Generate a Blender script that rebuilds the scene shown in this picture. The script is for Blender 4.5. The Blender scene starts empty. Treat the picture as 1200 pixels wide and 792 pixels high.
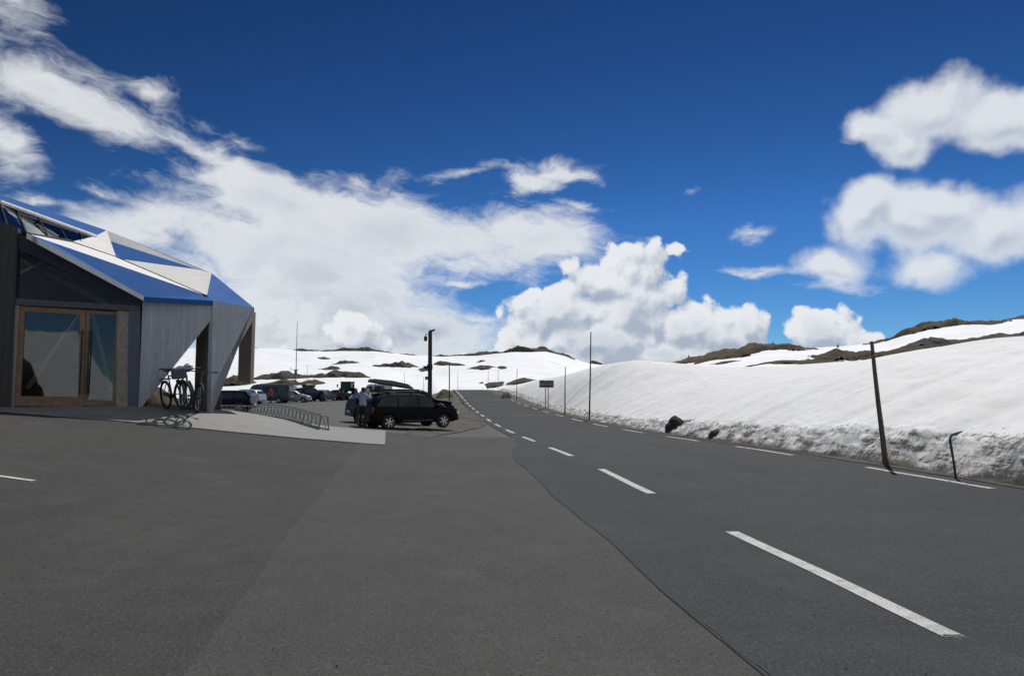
import bpy, bmesh, math, random
import numpy as np
from mathutils import Vector, Matrix
random.seed(7); RNG = np.random.RandomState(11)
R = math.radians
S = bpy.context.scene
COL = S.collection

# ------------------------------------------------------------------ camera
CAM_H, FPX, YH = 1.6, 800.0, 459.0
TH = math.atan((YH - 396) / FPX)
cam = bpy.data.objects.new('camera', bpy.data.cameras.new('camera')); COL.objects.link(cam)
cam.location = (0, 0, CAM_H); cam.rotation_euler = (math.pi/2 + TH, 0, 0)
cam.data.sensor_width = 36; cam.data.lens = 24; cam.data.clip_end = 20000; cam.data.clip_start = .05
S.camera = cam

def ray(px, py):
    cx, cy = (px-600)/FPX, (396-py)/FPX
    return Vector((cx, math.cos(TH)-cy*math.sin(TH), math.sin(TH)+cy*math.cos(TH)))
def P(px, py, Y):
    d = ray(px, py); return Vector((0, 0, CAM_H)) + d*(Y/d.y)

# ------------------------------------------------------------------ noise
_perm = RNG.permutation(512)
_grad = RNG.uniform(-1, 1, (512, 2)); _grad /= np.linalg.norm(_grad, axis=1)[:, None]
def pnoise(x, y):
    x = np.asarray(x, float); y = np.asarray(y, float)
    xi = np.floor(x).astype(int); yi = np.floor(y).astype(int)
    xf, yf = x-xi, y-yi
    u = xf*xf*xf*(xf*(xf*6-15)+10); v = yf*yf*yf*(yf*(yf*6-15)+10)
    def g(a, b, dx, dy):
        h = _perm[(_perm[a % 512] + b) % 512]; gr = _grad[h]
        return gr[..., 0]*dx + gr[..., 1]*dy
    n00 = g(xi, yi, xf, yf); n10 = g(xi+1, yi, xf-1, yf); n01 = g(xi, yi+1, xf, yf-1); n11 = g(xi+1, yi+1, xf-1, yf-1)
    return ((n00*(1-u)+n10*u)*(1-v) + (n01*(1-u)+n11*u)*v)*1.5
def fbm(x, y, o=4, gain=.5):
    a, f, s = 1.0, 1.0, 0
    for i in range(o):
        s = s + a*pnoise(np.asarray(x)*f+i*17.3, np.asarray(y)*f-i*9.1); a *= gain; f *= 2.03
    return s
def sstep(x, a, b):
    t = np.clip((np.asarray(x, float)-a)/(b-a), 0, 1); return t*t*(3-2*t)

# ------------------------------------------------------------------ heights
def xl(y): return 3.38 - .1095*np.asarray(y, float)            # left edge line of the road
def xr(y): return xl(y) + 5.75                                  # right edge line
RY = [-60, 17, 23.6, 30, 36, 43, 49, 56, 62, 68, 75, 90, 110, 124, 134, 145, 160, 220]
RZ = [0, 0, -.12, -.22, -.27, -.27, -.19, -.13, -.02, .11, .27, .8, 1.42, 1.85, 2.0, 1.95, 1.5, -2]
_ry = np.arange(-60, 221, .5); _rz = np.interp(_ry, RY, RZ)
_k = np.hanning(25); _k /= _k.sum(); _rz = np.convolve(np.pad(_rz, 12, mode='edge'), _k, 'valid')
def zr(y): return np.interp(y, _ry, _rz)
def lotz(y): return np.interp(y, [-30, 15, 20, 30, 45, 67, 114, 130], [0, 0, .0, -.12, .05, .30, .44, .6])
def G(x, y):
    x = np.asarray(x, float); y = np.asarray(y, float)
    b = sstep(xl(y)-1.2-x, 0, 6)
    g = zr(y)*(1-b) + lotz(y)*b
    m = .139*np.log1p(np.exp((-(x+3.6))*2.2))/2.2                # softplus ramp rising to the left
    v = y-19-.4*(x+10.3)
    m = np.minimum(m + .27*sstep(v, -2.3, -.1)*sstep(-x, 6.3, 9.2)*(1-sstep(y, 23, 28)), 1.2)
    m = m*np.interp(y, [-10, 8, 21, 25, 30, 45], [.5, .85, 1, .8, .45, 0])
    return g + m + .012*fbm(x*.35, y*.35, 2)
SKX = [-800, -200, 200, 300, 345, 400, 440, 480, 520, 560, 600, 640, 668, 690, 715, 760, 800, 850, 900, 960, 1000, 1040, 1090, 1130, 1160, 1200, 1400, 1800]
SKY = [430, 415, 408, 409, 411, 411, 411.5, 416, 418, 417, 413, 412, 419, 427, 430, 428, 424, 417, 409, 408, 405, 399.5, 385, 380, 378.5, 371, 350, 330]
def T(x, y):
    """the snow-covered terrain"""
    x = np.asarray(x, float); y = np.asarray(y, float)
    r = np.hypot(x, y)+1e-6; az = np.arctan2(x, y)
    ca = np.maximum(np.cos(az), .5); D = r*ca
    px = 600 + FPX*np.tan(np.clip(az, -R(60), R(60)))
    rr = np.interp(px, [-300, 660, 700, 760, 900, 1200, 1500], [330, 330, 400, 260, 225, 210, 200])
    d0 = np.interp(px, [560, 640, 720], [128, 120, 75])
    zR = CAM_H + (YH-np.interp(px, SKX, SKY))/FPX*rr
    left = sstep(xr(y)+.9-x, -.01, .01)                          # 1 on the lot / road side
    l = x-(xr(y)+.6)
    flat_r = -.35 + 1.8*sstep(l, 2, 10)
    flat_l = G(x, y)-.3 + .75*sstep(y, 121, 128)*sstep(xl(y)-1-x, 0, 3)
    flat = flat_l*left + flat_r*(1-left)
    flat = flat*(1-sstep(D, d0, d0+40)) + 1.1*sstep(D, d0, d0+40)
    u = (D-d0)/(rr-d0)
    g = np.clip(u, 0, 1)**.95
    z = flat + (zR-1.1)*g
    z = np.where(u > 1, zR-(D-rr)*.07 - (np.clip(D-rr, 0, 300))**2*.0002, z)
    z = np.maximum(z, -40)
    amp = sstep(D, d0+5, d0+60)*(1-.6*np.clip(np.abs(u-1) < .12, 0, 1))
    z = z + amp*(1.4*fbm(x/70, y/70, 2) + .5*fbm(x/17+5, y/17, 3))
    cor = sstep(x, xl(y)-2.2, xl(y)-.9)*sstep(-x, -xr(y)-2.2, -xr(y)-1.0)*(1-sstep(y, 134, 140))
    return z*(1-cor) + np.minimum(z, zr(y)-.22)*cor
# the ploughed snow bank along the road's right side
BY = [-60, 0, 12, 25, 33, 42, 50, 60, 70, 80, 90, 100, 110, 122]
BH = [3.0, 3.1, 3.3, 3.58, 3.12, 3.15, 3.42, 4.35, 4.4, 4.3, 3.6, 3.7, 2.9, 2.2]
BL = [10, 10, 11, 11.7, 12, 12, 10, 7.3, 7.4, 8, 6, 6, 5, 3]
FHY = [-60, 11, 15, 24, 33, 45, 60, 70, 85, 122]; FH = [.80, .80, .69, .57, .46, .39, .37, .42, .48, .4]
def bank_edge(y): return xr(y) + .62 + np.interp(y, [20, 60, 90, 122], [0, .35, .9, 1.2]) + .16*fbm(np.asarray(y)*.35, 3.3, 3)
def bank_z(l, y):
    h = np.interp(y, BY, BH); lc = np.interp(y, BY, BL); fh = np.interp(y, FHY, FH)
    fh = fh*(1+.16*fbm(np.asarray(y)*.45, 7.7, 3))
    fw = .80 + .10*fbm(np.asarray(y)*.8, 1.2, 2)
    face = zr(y)-.12 + (fh+.12)*np.clip(l/fw, 0, 1)**.85
    u = np.clip((l-fw)/(lc-fw), 0, 1)
    body = (h-fh-zr(y))*(1-(1-u)**1.75)
    back = -np.clip(l-lc, 0, 50)**2*.012 - np.clip(l-lc, 0, 50)*.04
    n = .012*fbm(l*.5, np.asarray(y)*.35, 3)*sstep(l, .5, 3) + .065*fbm(l*4.5, np.asarray(y)*3.2, 4)*(1-sstep(l, .75, 1.3))*sstep(l, 0, .15) + .07*fbm(l*.13, np.asarray(y)*.1+4, 2)*sstep(l, 1, 5)
    return face+body+back+n

def hit(px, py, fun, y0=4, y1=420):
    d = ray(px, py); ys = np.geomspace(y0, y1, 1600)
    t = ys/d.y; zz = CAM_H + d.z*t; f = fun(d.x*t, ys)
    i = np.argmax(zz <= f)
    if zz[i] > f[i]: i = len(ys)-1
    return Vector((d.x*t[i], ys[i], float(f[i])))

# ------------------------------------------------------------------ materials
def new_mat(name):
    m = bpy.data.materials.new(name); m.use_nodes = True
    nt = m.node_tree; b = nt.nodes['Principled BSDF']
    return m, nt, b
class NB:
    """small node-building helper"""
    def __init__(s, nt): s.nt = nt
    def n(s, typ, **kw):
        o = s.nt.nodes.new(typ)
        for k, v in kw.items(): setattr(o, k, v)
        return o
    def put(s, sock, v):
        if hasattr(v, 'is_linked') or isinstance(v, bpy.types.NodeSocket): s.nt.links.new(v, sock)
        elif v is not None: sock.default_value = v
    def math(s, op, a, b=None, c=None, clamp=False):
        o = s.n('ShaderNodeMath', operation=op, use_clamp=clamp)
        s.put(o.inputs[0], a)
        if b is not None: s.put(o.inputs[1], b)
        if c is not None: s.put(o.inputs[2], c)
        return o.outputs[0]
    def vmath(s, op, a, b=None, scale=None):
        o = s.n('ShaderNodeVectorMath', operation=op)
        s.put(o.inputs[0], a)
        if b is not None: s.put(o.inputs[1], b)
        if scale is not None: s.put(o.inputs['Scale'], scale)
        return o.outputs['Value'] if op in ('LENGTH', 'DOT_PRODUCT', 'DISTANCE') else o.outputs[0]
    def noise(s, vec, scale, detail=4, rough=.5, dist=0, out='Fac'):
        o = s.n('ShaderNodeTexNoise'); s.put(o.inputs['Vector'], vec)
        o.inputs['Scale'].default_value = scale; o.inputs['Detail'].default_value = detail
        o.inputs['Roughness'].default_value = rough; o.inputs['Distortion'].default_value = dist
        return o.outputs[out]
    def voro(s, vec, scale, feature='F1', detail=0, out='Distance', smooth=None):
        o = s.n('ShaderNodeTexVoronoi', feature=feature); s.put(o.inputs['Vector'], vec)
        o.inputs['Scale'].default_value = scale
        if 'Detail' in o.inputs: o.inputs['Detail'].default_value = detail
        if smooth is not None: o.inputs['Smoothness'].default_value = smooth
        return o.outputs[out]
    def ss(s, v, a, b, lo=0., hi=1., typ='SMOOTHSTEP'):
        o = s.n('ShaderNodeMapRange', interpolation_type=typ)
        s.put(o.inputs['Value'], v); s.put(o.inputs['From Min'], a); s.put(o.inputs['From Max'], b)
        s.put(o.inputs['To Min'], lo); s.put(o.inputs['To Max'], hi)
        return o.outputs['Result']
    def mix(s, f, a, b, typ='MIX'):
        o = s.n('ShaderNodeMix', data_type='RGBA', blend_type=typ)
        s.put(o.inputs[0], f)
        s.put(o.inputs[6], a if not isinstance(a, tuple) else (*a, 1)); s.put(o.inputs[7], b if not isinstance(b, tuple) else (*b, 1))
        return o.outputs[2]
    def mapping(s, vec, loc=(0,0,0), rot=(0,0,0), scale=(1,1,1), typ='POINT'):
        o = s.n('ShaderNodeMapping', vector_type=typ); s.put(o.inputs[0], vec)
        if 'Location' in o.inputs and typ != 'NORMAL': o.inputs['Location'].default_value = loc
        o.inputs['Rotation'].default_value = rot; o.inputs['Scale'].default_value = scale
        return o.outputs[0]
    def coord(s, which='Object'): return s.n('ShaderNodeTexCoord').outputs[which]
    def pos(s): return s.n('ShaderNodeNewGeometry').outputs['Position']
    def attr(s, name): return s.n('ShaderNodeAttribute', attribute_name=name).outputs['Fac']
    def bump(s, h, strength=.3, dist=.02):
        o = s.n('ShaderNodeBump'); s.put(o.inputs['Height'], h); o.inputs['Strength'].default_value = strength
        o.inputs['Distance'].default_value = dist; return o.outputs[0]

def simple(name, col, rough=.5, metal=0., var=.12, scale=8., spec=.5, coat=0., bump=0.):
    m, nt, b = new_mat(name); N = NB(nt)
    n = N.noise(N.coord(), scale, 5, .6)
    c = N.mix(N.ss(n, .3, .7), tuple(x*(1-var) for x in col), tuple(min(1, x*(1+var)) for x in col))
    N.put(b.inputs['Base Color'], c); b.inputs['Metallic'].default_value = metal
    N.put(b.inputs['Roughness'], N.ss(n, .2, .8, max(.02, rough*.85), min(1, rough*1.15)))
    b.inputs['Specular IOR Level'].default_value = spec; b.inputs['Coat Weight'].default_value = coat
    if bump: N.put(b.inputs['Normal'], N.bump(n, bump, .01))
    return m
def asphalt(name, c1, c2, big=.25):
    m, nt, b = new_mat(name); N = NB(nt); p = N.pos()
    g = N.noise(p, 55, 3, .7); st = N.voro(p, 95, out='Color'); sep = N.n('ShaderNodeSeparateColor'); N.put(sep.inputs[0], st)
    lar = N.noise(p, .35, 5, .6); mid = N.noise(p, 2.6, 6, .65)
    streak = N.noise(N.mapping(p, rot=(0, 0, R(-6.2)), scale=(1.0, .045, 1)), 1.3, 4, .6)
    base = N.mix(N.ss(lar, .35, .65), c1, c2)
    base = N.mix(N.ss(mid, .35, .72, 0., .5), base, tuple(x*.72 for x in c1))
    base = N.mix(N.ss(streak, .42, .68, 0., big), base, tuple(x*.62 for x in c1))
    bl_ = N.noise(p, 1.1, 4, .5); sp_ = N.voro(p, 1.7); spm = N.ss(N.math('MULTIPLY_ADD', N.math('SUBTRACT', mid, .5), .22, sp_), .03, .085, 1., 0.)
    base = N.mix(N.math('MULTIPLY', spm, N.ss(bl_, .52, .6, 0., .6)), base, tuple(x*.4 for x in c1))            # oil spots
    base = N.mix(N.ss(bl_, .56, .72, 0., .4), base, tuple(x*1.28 for x in c2))                                # bleached areas
    base = N.mix(N.ss(g, .25, .75, 0., .42), base, tuple(x*1.5 for x in c2))
    base = N.mix(N.ss(sep.outputs[0], .90, .99, 0., .30), base, (.18, .20, .195))        # pale stones
    base = N.mix(N.ss(sep.outputs[1], .86, .97, 0., .65), base, tuple(x*.35 for x in c1))  # pits
    N.put(b.inputs['Base Color'], base)
    N.put(b.inputs['Roughness'], N.ss(streak, .3, .7, .95, .85)); b.inputs['Specular IOR Level'].default_value = .15
    h = N.math('ADD', N.math('MULTIPLY', g, .6), N.math('MULTIPLY', sep.outputs[0], .4))
    N.put(b.inputs['Normal'], N.bump(h, .55, .006))
    return m
def snow_mat(name, dirty=False):
    m, nt, b = new_mat(name); N = NB(nt); p = N.pos()
    n1 = N.noise(p, .25, 5, .6); n2 = N.noise(p, 2.2, 6, .65); n3 = N.noise(N.mapping(p, scale=(1, .35, 1)), .9, 5, .6)
    c = N.mix(N.ss(n1, .3, .7), (.83, .84, .86), (.80, .815, .84))
    if dirty:
        c = N.mix(N.ss(n3, .35, .7), (.72, .725, .735), (.67, .665, .66))
        c = N.mix(N.ss(n2, .48, .7, 0, .5), c, (.55, .505, .47))
        c = N.mix(N.ss(N.noise(p, 7, 6, .75), .56, .72, 0, .4), c, (.42, .38, .34))
        sed = N.noise(N.mapping(p, rot=(0, 0, R(-6.2)), scale=(.22, .22, 5.5)), 1.4, 6, .65)       # faint melt layers
        c = N.mix(N.ss(sed, .52, .7, 0, .4), c, (.58, .555, .53))
        d0 = N.attr('dirt')                                      # 1 at the road, 0 above the cut face
        drip = N.noise(N.mapping(p, scale=(2.2, 2.2, .55)), 3.0, 8, .7, .4); blot = N.noise(p, 1.1, 6, .7); spk = N.noise(p, 13, 7, .78, .4)
        lay = N.noise(N.mapping(p, scale=(.7, .7, 6)), 1.8, 6, .65, .5)
        d = N.math('ADD', d0, N.math('ADD', N.math('MULTIPLY', N.math('SUBTRACT', blot, .5), 1.0), N.math('MULTIPLY', N.math('SUBTRACT', drip, .5), .8)))
        d = N.math('MINIMUM', d, N.math('MULTIPLY', N.math('ADD', d0, .30), 6.))
        mm_ = N.math('ADD', N.math('MULTIPLY', N.math('SUBTRACT', drip, .5), 1.5), N.math('MULTIPLY', N.math('SUBTRACT', lay, .5), 1.5))
        mm_ = N.math('ADD', mm_, N.math('ADD', N.math('MULTIPLY', N.math('SUBTRACT', blot, .5), 1.1), N.math('MULTIPLY', N.math('SUBTRACT', spk, .5), 1.2)))
        band = N.math('MULTIPLY', N.ss(d, -.02, .14), 1.0)
        f = N.math('ADD', N.math('MULTIPLY', band, .42), mm_); f = N.math('MULTIPLY', f, N.ss(d, -.12, .1))
        c = N.mix(N.ss(d, 0, .5, 0, .55), c, (.52, .51, .49))
        c = N.mix(N.ss(f, .21, .58, 0, .8), c, (.25, .242, .23))
        c = N.mix(N.ss(f, .45, .74, 0, .93), c, (.04, .038, .034))
        g2 = N.math('ADD', d0, N.math('ADD', N.math('MULTIPLY', N.math('SUBTRACT', spk, .5), .7), N.math('MULTIPLY', N.math('SUBTRACT', blot, .5), .9)))
        c = N.mix(N.ss(g2, .70, .95, 0, .92), c, (.085, .072, .052))
    else:
        c = N.mix(N.ss(n3, .5, .75, 0, .35), c, (.70, .705, .715))
        du = N.noise(N.mapping(p, scale=(1, .6, 1)), .055, 7, .7, .6); c = N.mix(N.ss(du, .5, .68, 0, .55), c, (.66, .65, .635))
        sp = N.noise(p, .7, 8, .8); c = N.mix(N.ss(sp, .64, .74, 0, .6), c, (.42, .39, .35))
    N.put(b.inputs['Base Color'], c); b.inputs['Roughness'].default_value = .75; b.inputs['Specular IOR Level'].default_value = .25
    h = N.math('ADD', N.math('MULTIPLY', n2, .6), N.math('MULTIPLY', N.noise(N.mapping(p, scale=(1, .5, 1)), 5.5, 4, .6), .5))
    N.put(b.inputs['Normal'], N.bump(h, .30, .05))
    return m
def rock_mat(name, a, b_, c_):
    m, nt, b = new_mat(name); N = NB(nt); p = N.pos()
    n1 = N.noise(p, .45, 7, .68); n2 = N.noise(p, 2.5, 6, .7); n3 = N.noise(N.mapping(p, scale=(1, 1, 3.2)), .9, 5, .6)
    c = N.mix(N.ss(n1, .38, .62), a, b_); c = N.mix(N.ss(n3, .52, .66, 0, .8), c, c_)
    c = N.mix(N.ss(n2, .45, .75, 0, .6), c, tuple(x*.4 for x in a))
    N.put(b.inputs['Base Color'], c); b.inputs['Roughness'].default_value = .9; b.inputs['Specular IOR Level'].default_value = .2
    N.put(b.inputs['Normal'], N.bump(N.math('ADD', n1, n2), .9, .35))
    return m
def board_mat(name, c1, c2, width=.11, rough=.75, gap=.07, axis=None, seamv=.3):
    """vertical boards: the board coordinate runs along the direction given by axis (x, y)"""
    m, nt, b = new_mat(name); N = NB(nt); p = N.pos()
    ax = axis or (1, 0)
    u = N.vmath('DOT_PRODUCT', p, (ax[0]/width, ax[1]/width, 0))
    fr = N.math('FRACT', u); idn = N.math('FLOOR', u)
    wn = N.n('ShaderNodeTexWhiteNoise', noise_dimensions='1D'); N.put(wn.inputs['W'], idn)
    grain = N.noise(N.mapping(p, scale=(14, 14, .9)), 2.0, 6, .65)
    c = N.mix(wn.outputs['Value'], c1, c2)
    c = N.mix(N.ss(grain, .35, .7, 0, .55), c, tuple(x*.62 for x in c1))
    e = N.math('MINIMUM', fr, N.math('SUBTRACT', 1.0, fr))
    seam = N.ss(e, 0., gap)
    c = N.mix(seam, tuple(x*seamv for x in c1), c)
    N.put(b.inputs['Base Color'], c); b.inputs['Roughness'].default_value = rough
    N.put(b.inputs['Normal'], N.bump(N.math('ADD', seam, N.math('MULTIPLY', grain, .3)), .5, .012))
    return m
def glass_mat(name, tint=(.9, .93, .95), refl=1.0):
    m, nt, b = new_mat(name); N = NB(nt)
    out = nt.nodes['Material Output']; nt.nodes.remove(b)
    tr = N.n('ShaderNodeBsdfTransparent'); tr.inputs[0].default_value = (*tint, 1)
    gl = N.n('ShaderNodeBsdfGlossy'); gl.inputs['Roughness'].default_value = .015
    fr = N.n('ShaderNodeFresnel'); fr.inputs[0].default_value = 1.5
    wav = N.noise(N.coord(), 1.2, 2, .5); N.put(gl.inputs['Normal'], N.bump(wav, .03, .05))
    f = N.math('MULTIPLY_ADD', fr.outputs[0], 1.4*refl, .03*refl, clamp=True)
    mx = N.n('ShaderNodeMixShader'); N.put(mx.inputs[0], f); nt.links.new(tr.outputs[0], mx.inputs[1]); nt.links.new(gl.outputs[0], mx.inputs[2])
    nt.links.new(mx.outputs[0], out.inputs[0]); return m
def car_glass(name):
    m, nt, b = new_mat(name); N = NB(nt)
    n = N.noise(N.coord(), 2, 3)
    N.put(b.inputs['Base Color'], N.mix(n, (.022, .032, .038), (.04, .055, .062)))
    b.inputs['Roughness'].default_value = .06; b.inputs['Specular IOR Level'].default_value = .28
    return m
def paint(name, col, rough=.22, metal=.3):
    m, nt, b = new_mat(name); N = NB(nt); p = N.coord()
    n = N.noise(p, 3, 6, .65)
    c = N.mix(N.ss(n, .4, .75, 0, .35), col, tuple(x*.75+.003 for x in col))      # road film
    N.put(b.inputs['Base Color'], c); N.put(b.inputs['Roughness'], N.ss(n, .3, .8, rough, rough+.25))
    b.inputs['Metallic'].default_value = metal; b.inputs['Coat Weight'].default_value = .0; b.inputs['Coat Roughness'].default_value = .1; b.inputs['Specular IOR Level'].default_value = .10
    return m
def worn_paint(name):
    m, nt, b = new_mat(name); N = NB(nt); p = N.pos()
    n = N.noise(p, 5, 8, .75); g = N.noise(p, 60, 3, .7)
    w = N.ss(N.math('ADD', N.math('MULTIPLY', n, .75), N.math('MULTIPLY', g, .35)), .44, .60)
    wear = N.attr('wear')
    w = N.math('MULTIPLY', N.ss(w, 0, 1, .70, 1.), N.ss(N.math('ADD', wear, N.math('MULTIPLY', N.math('SUBTRACT', n, .5), 1.8)), .35, .6, 1., .0))
    N.put(b.inputs['Base Color'], N.mix(N.ss(g, .3, .7), (.44, .44, .43), (.53, .53, .515)))
    tr = N.n('ShaderNodeBsdfTransparent'); mx = N.n('ShaderNodeMixShader'); N.put(mx.inputs[0], w)
    nt.links.new(tr.outputs[0], mx.inputs[1]); nt.links.new(b.outputs[0], mx.inputs[2]); nt.links.new(mx.outputs[0], nt.nodes['Material Output'].inputs[0])
    b.inputs['Roughness'].default_value = .8; b.inputs['Specular IOR Level'].default_value = .25
    N.put(b.inputs['Normal'], N.bump(g, .4, .004)); return m

ROADM = asphalt('road_asphalt', (.041, .0422, .044), (.053, .054, .0562), .5)
PLAZA1 = asphalt('forecourt_asphalt_dark', (.045, .0443, .0428), (.061, .0598, .0574), .35)
PLAZA2 = asphalt('forecourt_asphalt', (.057, .0562, .054), (.070, .0688, .0662), .38)
LOTM = asphalt('lot_gravel', (.085, .086, .083), (.108, .106, .100), .2)
VERGE = rock_mat('verge_soil', (.10, .090, .072), (.15, .138, .12), (.075, .076, .042))
CONC = simple('concrete', (.215, .213, .205), .85, var=.14, scale=2.5, bump=.2)
SNOW = snow_mat('snow'); DSNOW = snow_mat('bank_snow', True)
ROCK = rock_mat('outcrop_rock', (.048, .044, .037), (.105, .095, .08), (.066, .055, .033))
ROCKB = rock_mat('heath_rock', (.066, .048, .029), (.10, .077, .050), (.088, .060, .029))
BOULD = rock_mat('boulder_rock', (.035, .034, .032), (.09, .088, .082), (.05, .046, .04))
PAINTW = worn_paint('worn_road_paint')
CRACK = simple('crack_fill', (.030, .030, .029), .9)
GLASS = glass_mat('window_glass', (.8, .82, .82), .6); GABLEG = glass_mat('gable_glass', (.85, .84, .8), .18); DARKGLASS = glass_mat('clerestory_glass', (.07, .085, .1), .9)
CARGL = car_glass('tinted_glass')
BLACKP = paint('black_paint', (.006, .007, .009), .4, 0.); BLACKP.node_tree.nodes['Principled BSDF'].inputs['Specular IOR Level'].default_value = .09; NAVYP = paint('dark_blue_paint', (.008, .012, .022), .2)
SILVERP = paint('silver_paint', (.42, .45, .49), .3, .6); GREYP = paint('grey_paint', (.07, .085, .1), .3)
WHITEP = paint('white_paint', (.62, .64, .66), .35, .0); REDP = paint('red_paint', (.12, .008, .010), .3); GREENP = paint('dark_green_paint', (.012, .03, .022), .4)
RUBBER = simple('rubber', (.016, .016, .017), .8); ALLOY = simple('alloy', (.55, .56, .58), .3, .9); DARKM = simple('dark_metal', (.022, .024, .027), .5, .4)
GALV = simple('galvanised_steel', (.20, .21, .22), .45, .7); PLASTIC = simple('black_plastic', (.015, .015, .016), .55)
LAMPW = simple('headlamp_glass', (.62, .64, .66), .12); LAMPR = simple('tail_lamp_glass', (.25, .01, .01), .2)
PLATE = simple('plate_white', (.65, .65, .63), .5)
POLEW = simple('pole_wood', (.13, .085, .062), .85, var=.35, scale=14, bump=.4)
POLED = simple('pole_dark', (.030, .028, .028), .75, var=.3, scale=10)
TIMBER = simple('door_timber', (.20, .125, .065), .6, var=.22, scale=6)
TIMBERP = simple('weathered_frame_timber', (.27, .235, .19), .7, var=.2, scale=7)
INTER = simple('interior_dark_timber', (.17, .12, .08), .8, var=.3, scale=1.5)
BRACE = simple('brace_timber', (.50, .40, .26), .6)
BLUEP = None

# ------------------------------------------------------------------ mesh helpers
class MB:
    def __init__(s): s.v, s.f, s.mi = [], [], []
    def add(s, vs, fs, mi=0):
        o = len(s.v); s.v += [tuple(v) for v in vs]; s.f += [tuple(i+o for i in f) for f in fs]; s.mi += [mi]*len(fs); return s
    def box(s, c, size, rz=0, ry=0, rx=0, mi=0):
        M = Matrix.Rotation(rz, 3, 'Z') @ Matrix.Rotation(ry, 3, 'Y') @ Matrix.Rotation(rx, 3, 'X')
        h = [a/2 for a in size]
        vs = [Vector(c) + M @ Vector((x*h[0], y*h[1], z*h[2])) for x in (-1, 1) for y in (-1, 1) for z in (-1, 1)]
        return s.add(vs, [(0, 1, 3, 2), (4, 6, 7, 5), (0, 4, 5, 1), (2, 3, 7, 6), (0, 2, 6, 4), (1, 5, 7, 3)], mi)
    def tube(s, pts, r, n=8, cap=True, closed=False, mi=0):
        pts = [Vector(p) for p in pts]; m = len(pts); rs = r if isinstance(r, (list, tuple)) else [r]*m
        vs = []; up = None
        for i, p in enumerate(pts):
            a = pts[(i-1) % m] if closed else pts[max(i-1, 0)]; b = pts[(i+1) % m] if closed else pts[min(i+1, m-1)]
            t = (b-a).normalized()
            if up is None: up = Vector((0, 0, 1)) if abs(t.z) < .9 else Vector((1, 0, 0))
            e1 = t.cross(up).normalized(); e2 = e1.cross(t).normalized(); up = e2
            for k in range(n):
                an = 2*math.pi*k/n; vs.append(p + e1*(rs[i]*math.cos(an)) + e2*(rs[i]*math.sin(an)))
        fs = [(i*n+k, i*n+(k+1) % n, ((i+1) % m)*n+(k+1) % n, ((i+1) % m)*n+k) for i in range(m if closed else m-1) for k in range(n)]
        if cap and not closed: fs += [tuple(range(n-1, -1, -1)), tuple((m-1)*n+k for k in range(n))]
        return s.add(vs, fs, mi)
    def lathe(s, prof, c, axis='y', n=28, mi=0):
        """prof: (radius, offset along axis)"""
        vs = []
        for r, o in prof:
            for k in range(n):
                a = 2*math.pi*k/n; p = (r*math.cos(a), o, r*math.sin(a)) if axis == 'y' else (r*math.cos(a), r*math.sin(a), o) if axis == 'z' else (o, r*math.cos(a), r*math.sin(a))
                vs.append(Vector(c)+Vector(p))
        m = len(prof)
        fs = [(i*n+k, i*n+(k+1) % n, (i+1)*n+(k+1) % n, (i+1)*n+k) for i in range(m-1) for k in range(n)]
        return s.add(vs, fs, mi)
    def prism(s, poly, d, mi=0):
        """poly: list of Vectors (planar); d: extrusion vector"""
        n = len(poly); d = Vector(d); vs = [Vector(p) for p in poly]+[Vector(p)+d for p in poly]
        return s.add(vs, [tuple(range(n))[::-1], tuple(range(n, 2*n))]+[(i, (i+1) % n, n+(i+1) % n, n+i) for i in range(n)], mi)
    def build(s, name, mats, parent=None, world=False, smooth=None, bevel=0, loc=None):
        off = Vector((0, 0, 0))
        if world and parent is not None: off = parent_loc(parent)
        if loc is not None: off = Vector(loc)
        me = bpy.data.meshes.new(name); me.from_pydata([tuple(Vector(v)-off) for v in s.v], [], s.f)
        for m in (mats if isinstance(mats, (list, tuple)) else [mats]): me.materials.append(m)
        if any(s.mi): me.polygons.foreach_set('material_index', s.mi)
        bm = bmesh.new(); bm.from_mesh(me); bmesh.ops.recalc_face_normals(bm, faces=bm.faces[:]); bm.to_mesh(me); bm.free()
        if smooth is not None:
            me.shade_smooth(); me.set_sharp_from_angle(angle=R(smooth))
        o = bpy.data.objects.new(name, me); COL.objects.link(o)
        if parent is not None: o.parent = parent
        if loc is not None: o.location = loc
        if bevel:
            b = o.modifiers.new('bevel', 'BEVEL'); b.width = bevel; b.segments = 2; b.limit_method = 'ANGLE'
        return o
def parent_loc(o):
    l = Vector(o.location)
    while o.parent is not None: o = o.parent; l += Vector(o.location)
    return l
def tag(o, label, cat, group=None):
    o['label'] = label; o['category'] = cat
    if group: o['group'] = group
    return o
def thing(name, label, cat, loc=(0, 0, 0), rz=0, group=None):
    o = bpy.data.objects.new(name, None); COL.objects.link(o); o.location = loc; o.rotation_euler = (0, 0, rz); o.empty_display_size = .3
    return tag(o, label, cat, group)
def struct(o, kind='structure'):
    o['kind'] = kind; return o
def copy_tree(o, parent=None):
    c = o.copy(); COL.objects.link(c)
    if parent is not None: c.parent = parent
    for ch in list(o.children): copy_tree(ch, c)
    return c
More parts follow.
